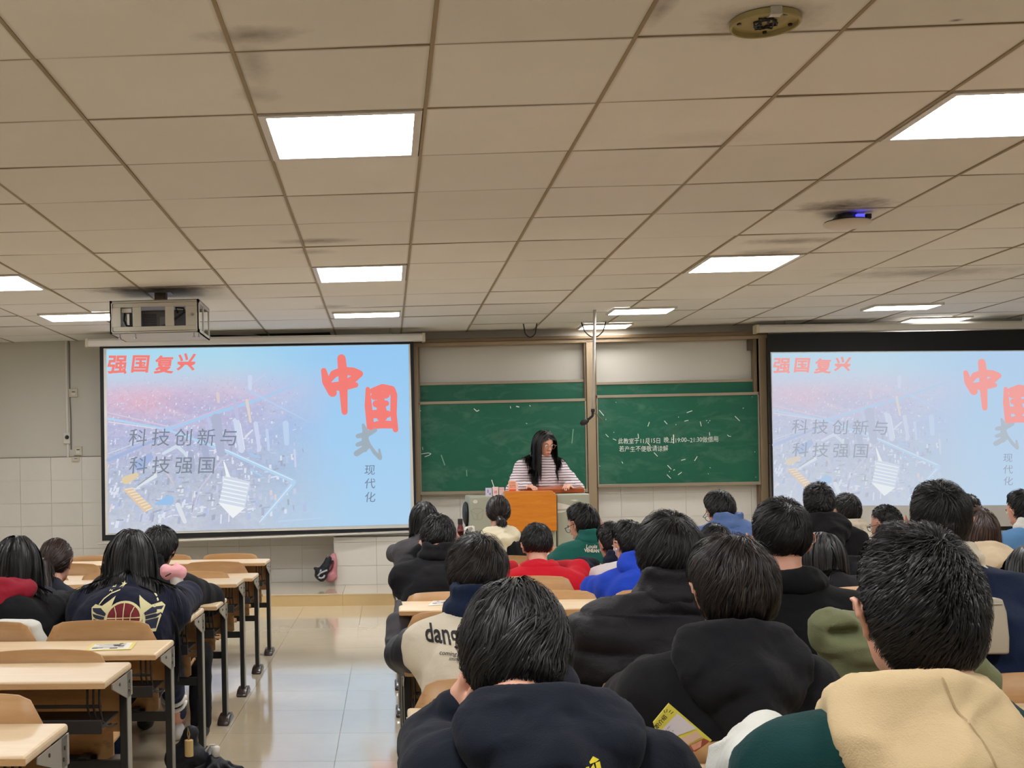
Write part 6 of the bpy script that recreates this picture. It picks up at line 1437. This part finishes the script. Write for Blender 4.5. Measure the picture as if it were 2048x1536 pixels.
# white cuff and trouser stripes of the emblem jacket girl
AP = pc_['AP'][1]; wv = A3(AP[1]); pc_['cloth']([cap(A3(AP[0]) + A3((-.01, .06, 0)), wv, .066, .058), cap(A3(AP[0]) + A3((.0, .02, -.03)), A3(AP[0]) + A3((-.07, -.02, -.13)), .045, .02, k=.04)], 'white_sleeve', J_WHITE, .01, .004)
kn_, an_ = A3(P(336, 1296, 5.65)), A3(P(352, 1436, 6.2)); dl = an_ - kn_; e1 = np.cross(dl, A3((0, 0, 1))); e1 /= np.linalg.norm(e1); e2 = np.cross(dl, e1); e2 /= np.linalg.norm(e2)
for f_ in (.66, .74):
    c_ = kn_ + dl * f_ - A3(pc_['off']); MB().tube([tuple(c_ + (e1 * math.cos(i * math.pi / 10) + e2 * math.sin(i * math.pi / 10)) * .060) for i in range(21)], .010, 6).build('white_stripe', M_PAPER, pc_['o'], smooth=True)

# ------------------------------------------------------------------ coats, bags and other loose things
def cloth_thing(name, prims, mat, lab, cat, h=.010, wr=.008, k=.03, fr=16, seed=2, base=None):
    b = np.min([prim_box(p, 0)[0] for p in prims if not p[7]], 0) if base is None else A3(base); c = A3(((prims[0][1])[0], (prims[0][1])[1], b[2]))
    V, Q = sdf_mesh(prims, h, k); V = wrinkle(V, Q, wr, fr, seed); o = empty(name, tuple(float(x) for x in c), lab, cat); np_mesh('cloth_body', V.astype(np.float32), Q, mat, o, off=c); return o, c
zq8 = lambda x, y, Y: A3(P(1280 + x / 2.667, 1060 + y / 2.667, Y))
J_OLIVE = K('cloth_olive', 112, 116, 84, rough=.7, var=.1)
cy_ = 3.2
cloth_thing('draped_coat', [cap(zq8(1010, 505, cy_), zq8(1090, 560, cy_), .035, .045), cap(zq8(1090, 500, cy_ + .05), zq8(1300, 560, cy_ + .05), .03, .04), cap(zq8(1020, 560, cy_), zq8(1110, 640, cy_), .05, .06), cap(zq8(1110, 640, cy_), zq8(1120, 740, cy_), .05, .05), cap(zq8(1110, 620, cy_), zq8(1300, 700, cy_), .05, .07),
              cap(zq8(1300, 700, cy_), zq8(1640, 720, cy_), .08, .07), cap(zq8(1640, 700, cy_), zq8(1800, 800, cy_), .06, .05), cap(zq8(1700, 760, cy_), zq8(1820, 840, cy_), .05, .03), cap(zq8(1100, 740, cy_), zq8(1700, 800, cy_ + .05), .05, .05),
              ell(zq8(1100, 555, cy_ - .04), (.05, .04, .022), None, .02, True)], J_OLIVE, 'olive green coat heaped on the desk in front of the spiky haired student', 'coat', h=.008, wr=.009, seed=4)
# white padded bag behind the tall student
wy = yrow('R', 0) + .075; a, b = P(1912, 1197, wy), P(2016, 1308, wy); w_ = (b.x - a.x) / 2; hh = a.z - b.z
wb = empty('padded_bag', ((a.x + b.x) / 2, wy, b.z), 'pale padded bag standing behind the tall student in navy', 'bag')
poly = [(-w_, 0), (w_, 0), (w_ * 1.02, hh * .3), (w_ * .93, hh * .75), (w_ * .78, hh * .97), (w_ * .7, hh), (-w_ * .95, hh)]
MB().prism(poly, -.012, .03, 'y').build('bag_body', plain('bag_pale', C(176, 168, 150), .6), wb, bevel=.012, seg=3, smooth=True)
MB().tube([(-w_ * .95, -.013, hh * .9), (w_ * .7, -.013, hh * .9)], .003, 6).build('zip', M_GREY, wb)
# white tote on the backrest at the far left
wy = yrow('L', 2) + .10
cloth_thing('white_bag', [cap(P(5, 1262, wy), P(60, 1262, wy), .05), cap(P(60, 1262, wy), P(82, 1290, wy), .04, .03), cap(P(0, 1285, wy), P(75, 1290, wy), .05)], J_WHITE, 'white cloth bag tucked between seat back and the girl in red hood', 'bag', wr=.004)
# pink plush topped bottle
by = 5.95; z3b = lambda x, y: A3(P(160 + x / 6.677, 1040 + y / 6.677, by)); zt3 = ztop(3); bb = z3b(1320, 1000); b0 = A3((bb[0], by, zt3))
pk = empty('plush_bottle', tuple(float(x) for x in b0), 'pink plush hooded bottle beside the shoulder of the girl with emblem jacket', 'bottle')
def sub_cloth(par, off_, prims, name, mat, h=.006, wr=.002, k=.012):
    V, Q = sdf_mesh(prims, h, k); 
    if wr: V = wrinkle(V, Q, wr, 30, 1)
    return np_mesh(name, V.astype(np.float32), Q, mat, par, off=off_)
sub_cloth(pk, b0, [cap(A3((bb[0], by, zt3 + .03)), z3b(1290, 800), .032, .034)], 'bottle_body', plain('bottle_white', C(214, 206, 200), .4), wr=0)
J_PINK = K('plush_pink', 232, 168, 172)
sub_cloth(pk, b0, [cap(z3b(1150, 700), z3b(1330, 700), .030, .034), cap(z3b(1140, 660), z3b(1160, 730), .026), ell(z3b(1345, 690), (.026, .02, .024)), ell(z3b(1290, 630), (.014, .012, .026)), cap(z3b(1320, 720), z3b(1325, 950), .014, .012)], 'plush_hood', J_PINK)
sub_cloth(pk, b0, [cap(z3b(1160, 745) + A3((0, -.034, 0)), z3b(1225, 705) + A3((0, -.034, 0)), .004)], 'mouth_line', M_IRIS, h=.004, wr=0)
# tan handbag on a seat, left bank
hy = yrow('L', 4) + .28; a = P(423, 1318, hy); zs = .43; c0 = (a.x, hy, zs)
hb = empty('handbag', c0, 'small tan handbag with curved handle on a seat by the aisle, left bank', 'handbag')
MB().add([(-.09, -.04, 0), (.07, -.04, 0), (.07, .04, 0), (-.09, .04, 0), (-.08, -.025, .12), (.075, -.025, .13), (.075, .025, .13), (-.08, .025, .12)], [(0, 3, 2, 1), (4, 5, 6, 7), (0, 1, 5, 4), (1, 2, 6, 5), (2, 3, 7, 6), (3, 0, 4, 7)]).build('bag_body', plain('tan_leather', C(216, 178, 128), .5), hb, bevel=.012, seg=3, smooth=True)
MB().tube([(-.055 + .04 * (1 - math.cos(t_ * math.pi / 8)), 0, .12 + .11 * math.sin(t_ * math.pi / 8)) for t_ in range(9)], .007, 8).build('handle', plain('tan_handle', C(226, 206, 170), .5), hb, smooth=True)
MB().tube([(-.0, -.045, .06), (.0, -.034, .06)], .008, 8).build('clasp', M_STEEL, hb)
# grey coat at the aisle end of the right bank
gy = 5.6
cloth_thing('hanging_coat', [cap(P(797, 1205, gy + .3), P(799, 1250, gy + .1), .018, .04), cap(P(797, 1250, gy + .1), P(792, 1300, gy), .06, .05), cap(P(792, 1300, gy), P(800, 1330, gy), .045, .02)], J_GREY, 'grey coat hanging over the aisle end of the right bank', 'coat', wr=.006)
# backpack and shoes bag by the pier
pz5 = lambda x, y, Y: A3(P(620 + x / 10.975, 1060 + y / 10.975, Y))
by_ = 13.3; M_PB = plain('pink_nylon', C(196, 132, 140), .6, .12); J_PK2 = K('nylon_pink', 196, 132, 140, rough=.6)
o_, c_ = cloth_thing('backpack', [ell(pz5(450, 980, by_), (.07, .09, .075)), cap(pz5(450, 980, by_), pz5(490, 720, by_), .07, .055), cap(pz5(490, 720, by_ + .05), pz5(515, 560, by_ + .05), .05, .03)], J_PK2, 'pink backpack leaning on the tiled pier under the left screen', 'backpack', wr=.005, fr=30)
MB().tube([tuple(pz5(x, y, by_ - .09) - c_) for x, y in ((380, 950), (450, 890), (500, 800), (520, 700))], .009, 8).build('strap', plain('dark_red_strap', C(96, 20, 34), .6), o_, smooth=True)
box(*(lambda q: (q[0] - .02, q[0] + .02, q[1] - .08, q[1] - .06, q[2] - .02, q[2] + .02))(pz5(490, 695, by_) - c_)).build('buckle', M_RUBBER, o_)
J_BK3 = K('nylon_black', 26, 28, 34, rough=.5)
o_, c_ = cloth_thing('drawstring_bag', [ell(pz5(240, 1020, by_ - .12), (.065, .07, .05)), cap(pz5(240, 980, by_ - .12), pz5(310, 850, by_ - .1), .06, .05), cap(pz5(330, 850, by_ - .1), pz5(410, 640, by_ - .06), .05, .032), cap(pz5(230, 920, by_ - .14), pz5(110, 840, by_ - .14), .05, .015)], J_BK3, 'black bag with silver trim slumped against the pink backpack', 'bag', wr=.006, fr=30)
for pts in (((170, 1010), (220, 950), (310, 910), (380, 880)), ((190, 1040), (240, 1060), (300, 1040), (320, 990)), ((225, 930), (235, 890), (240, 870))):
    MB().tube([tuple(pz5(x, y, by_ - .20) - c_) for x, y in pts], .010, 8).build('silver_trim', plain('silver_trim', C(170, 172, 176), .4), o_, smooth=True)
MB().tube([tuple(pz5(390 + 22 * math.cos(i * .7), 570 + 34 * math.sin(i * .7), by_ - .08) - c_) for i in range(10)], .006, 6).build('ring_strap', plain('grey_strap', C(130, 118, 112), .6), o_)
# folded umbrella with white handle and a hang tag in the aisle
uy = 5.35; u0 = P(430, 1540, uy); u0 = (u0.x, uy, 0.0)
um = empty('umbrella', u0, 'black folded umbrella with a white handle at the bottom edge of the aisle', 'umbrella')
lz = lambda x, y: A3(P(x, y, uy)) - A3(u0)
hd = lz(432, 1492); h2 = lz(430, 1518)
MB().tube([tuple(hd), tuple(hd + A3((0, 0, -.004))), tuple(h2)], [.012, .019, .019], 14).build('handle', M_WHITE, um, smooth=True, bevel=0)
MB().tube([tuple(h2), (h2[0], 0.0, .03)], .006, 8).build('shaft', M_STEEL, um)
top = float(h2[2]); rng = random.Random(2); pr = [cap((h2[0], 0, top), (h2[0], 0, .05), .022, .055)]
for i in range(9):
    a0 = i * 2 * math.pi / 9 + .2; r1 = .09 + .06 * rng.random(); pr.append(cap((h2[0] + .02 * math.cos(a0), .02 * math.sin(a0), top - .01), (h2[0] + r1 * math.cos(a0), r1 * math.sin(a0), top - .03 - .05 * rng.random()), .018, .003, k=.02)); pr.append(cap((h2[0] + r1 * .8 * math.cos(a0), r1 * .8 * math.sin(a0), top - .05), (h2[0] + .05 * math.cos(a0), .05 * math.sin(a0), .04), .016, .02, k=.02))
V, Q = sdf_mesh([cap(p[1], p[2], p[3], p[4], k=p[6]) for p in pr], .007, .02); V = wrinkle(V, Q, .004, 40, 3); np_mesh('canopy', V.astype(np.float32), Q, K('umbrella_black', 18, 18, 24, rough=.45, sheen=0), um)
MB().tube([tuple(lz(x, y)) for x, y in ((407, 1520), (412, 1500), (420, 1490), (430, 1490))], .004, 6).build('wrist_strap', M_PAPER, um)
tx = P(378, 1495, 5.3); tg_ = empty('wooden_charm', (tx.x, 5.3, tx.z - .04), 'wooden cylinder charm on a cord hanging beside the umbrella', 'charm')
MB().tube([(0, 0, 0), (0, 0, .075)], .02, 16).build('charm_body', plain('pale_wood', C(206, 176, 120), .5), tg_, bevel=.003)
MB().tube([(0, 0, .075), (-.006, 0, .10), (-.004, 0, .13), (.004, 0, .10), (0, 0, .075)], .003, 6).build('cord', plain('cord_tan', C(160, 130, 90), .8), tg_)
o_, c_ = cloth_thing('dark_tote', [cap(A3((tx.x - .06, 5.36, .10)), A3((tx.x + .02, 5.36, .10)), .06), cap(A3((tx.x - .04, 5.36, .08)), A3((tx.x + .0, 5.36, .22)), .05, .03)], J_BK3, 'small black tote under the desk with the wooden charm on it', 'bag', wr=.006)
print('TRIS', STATS['tris'])
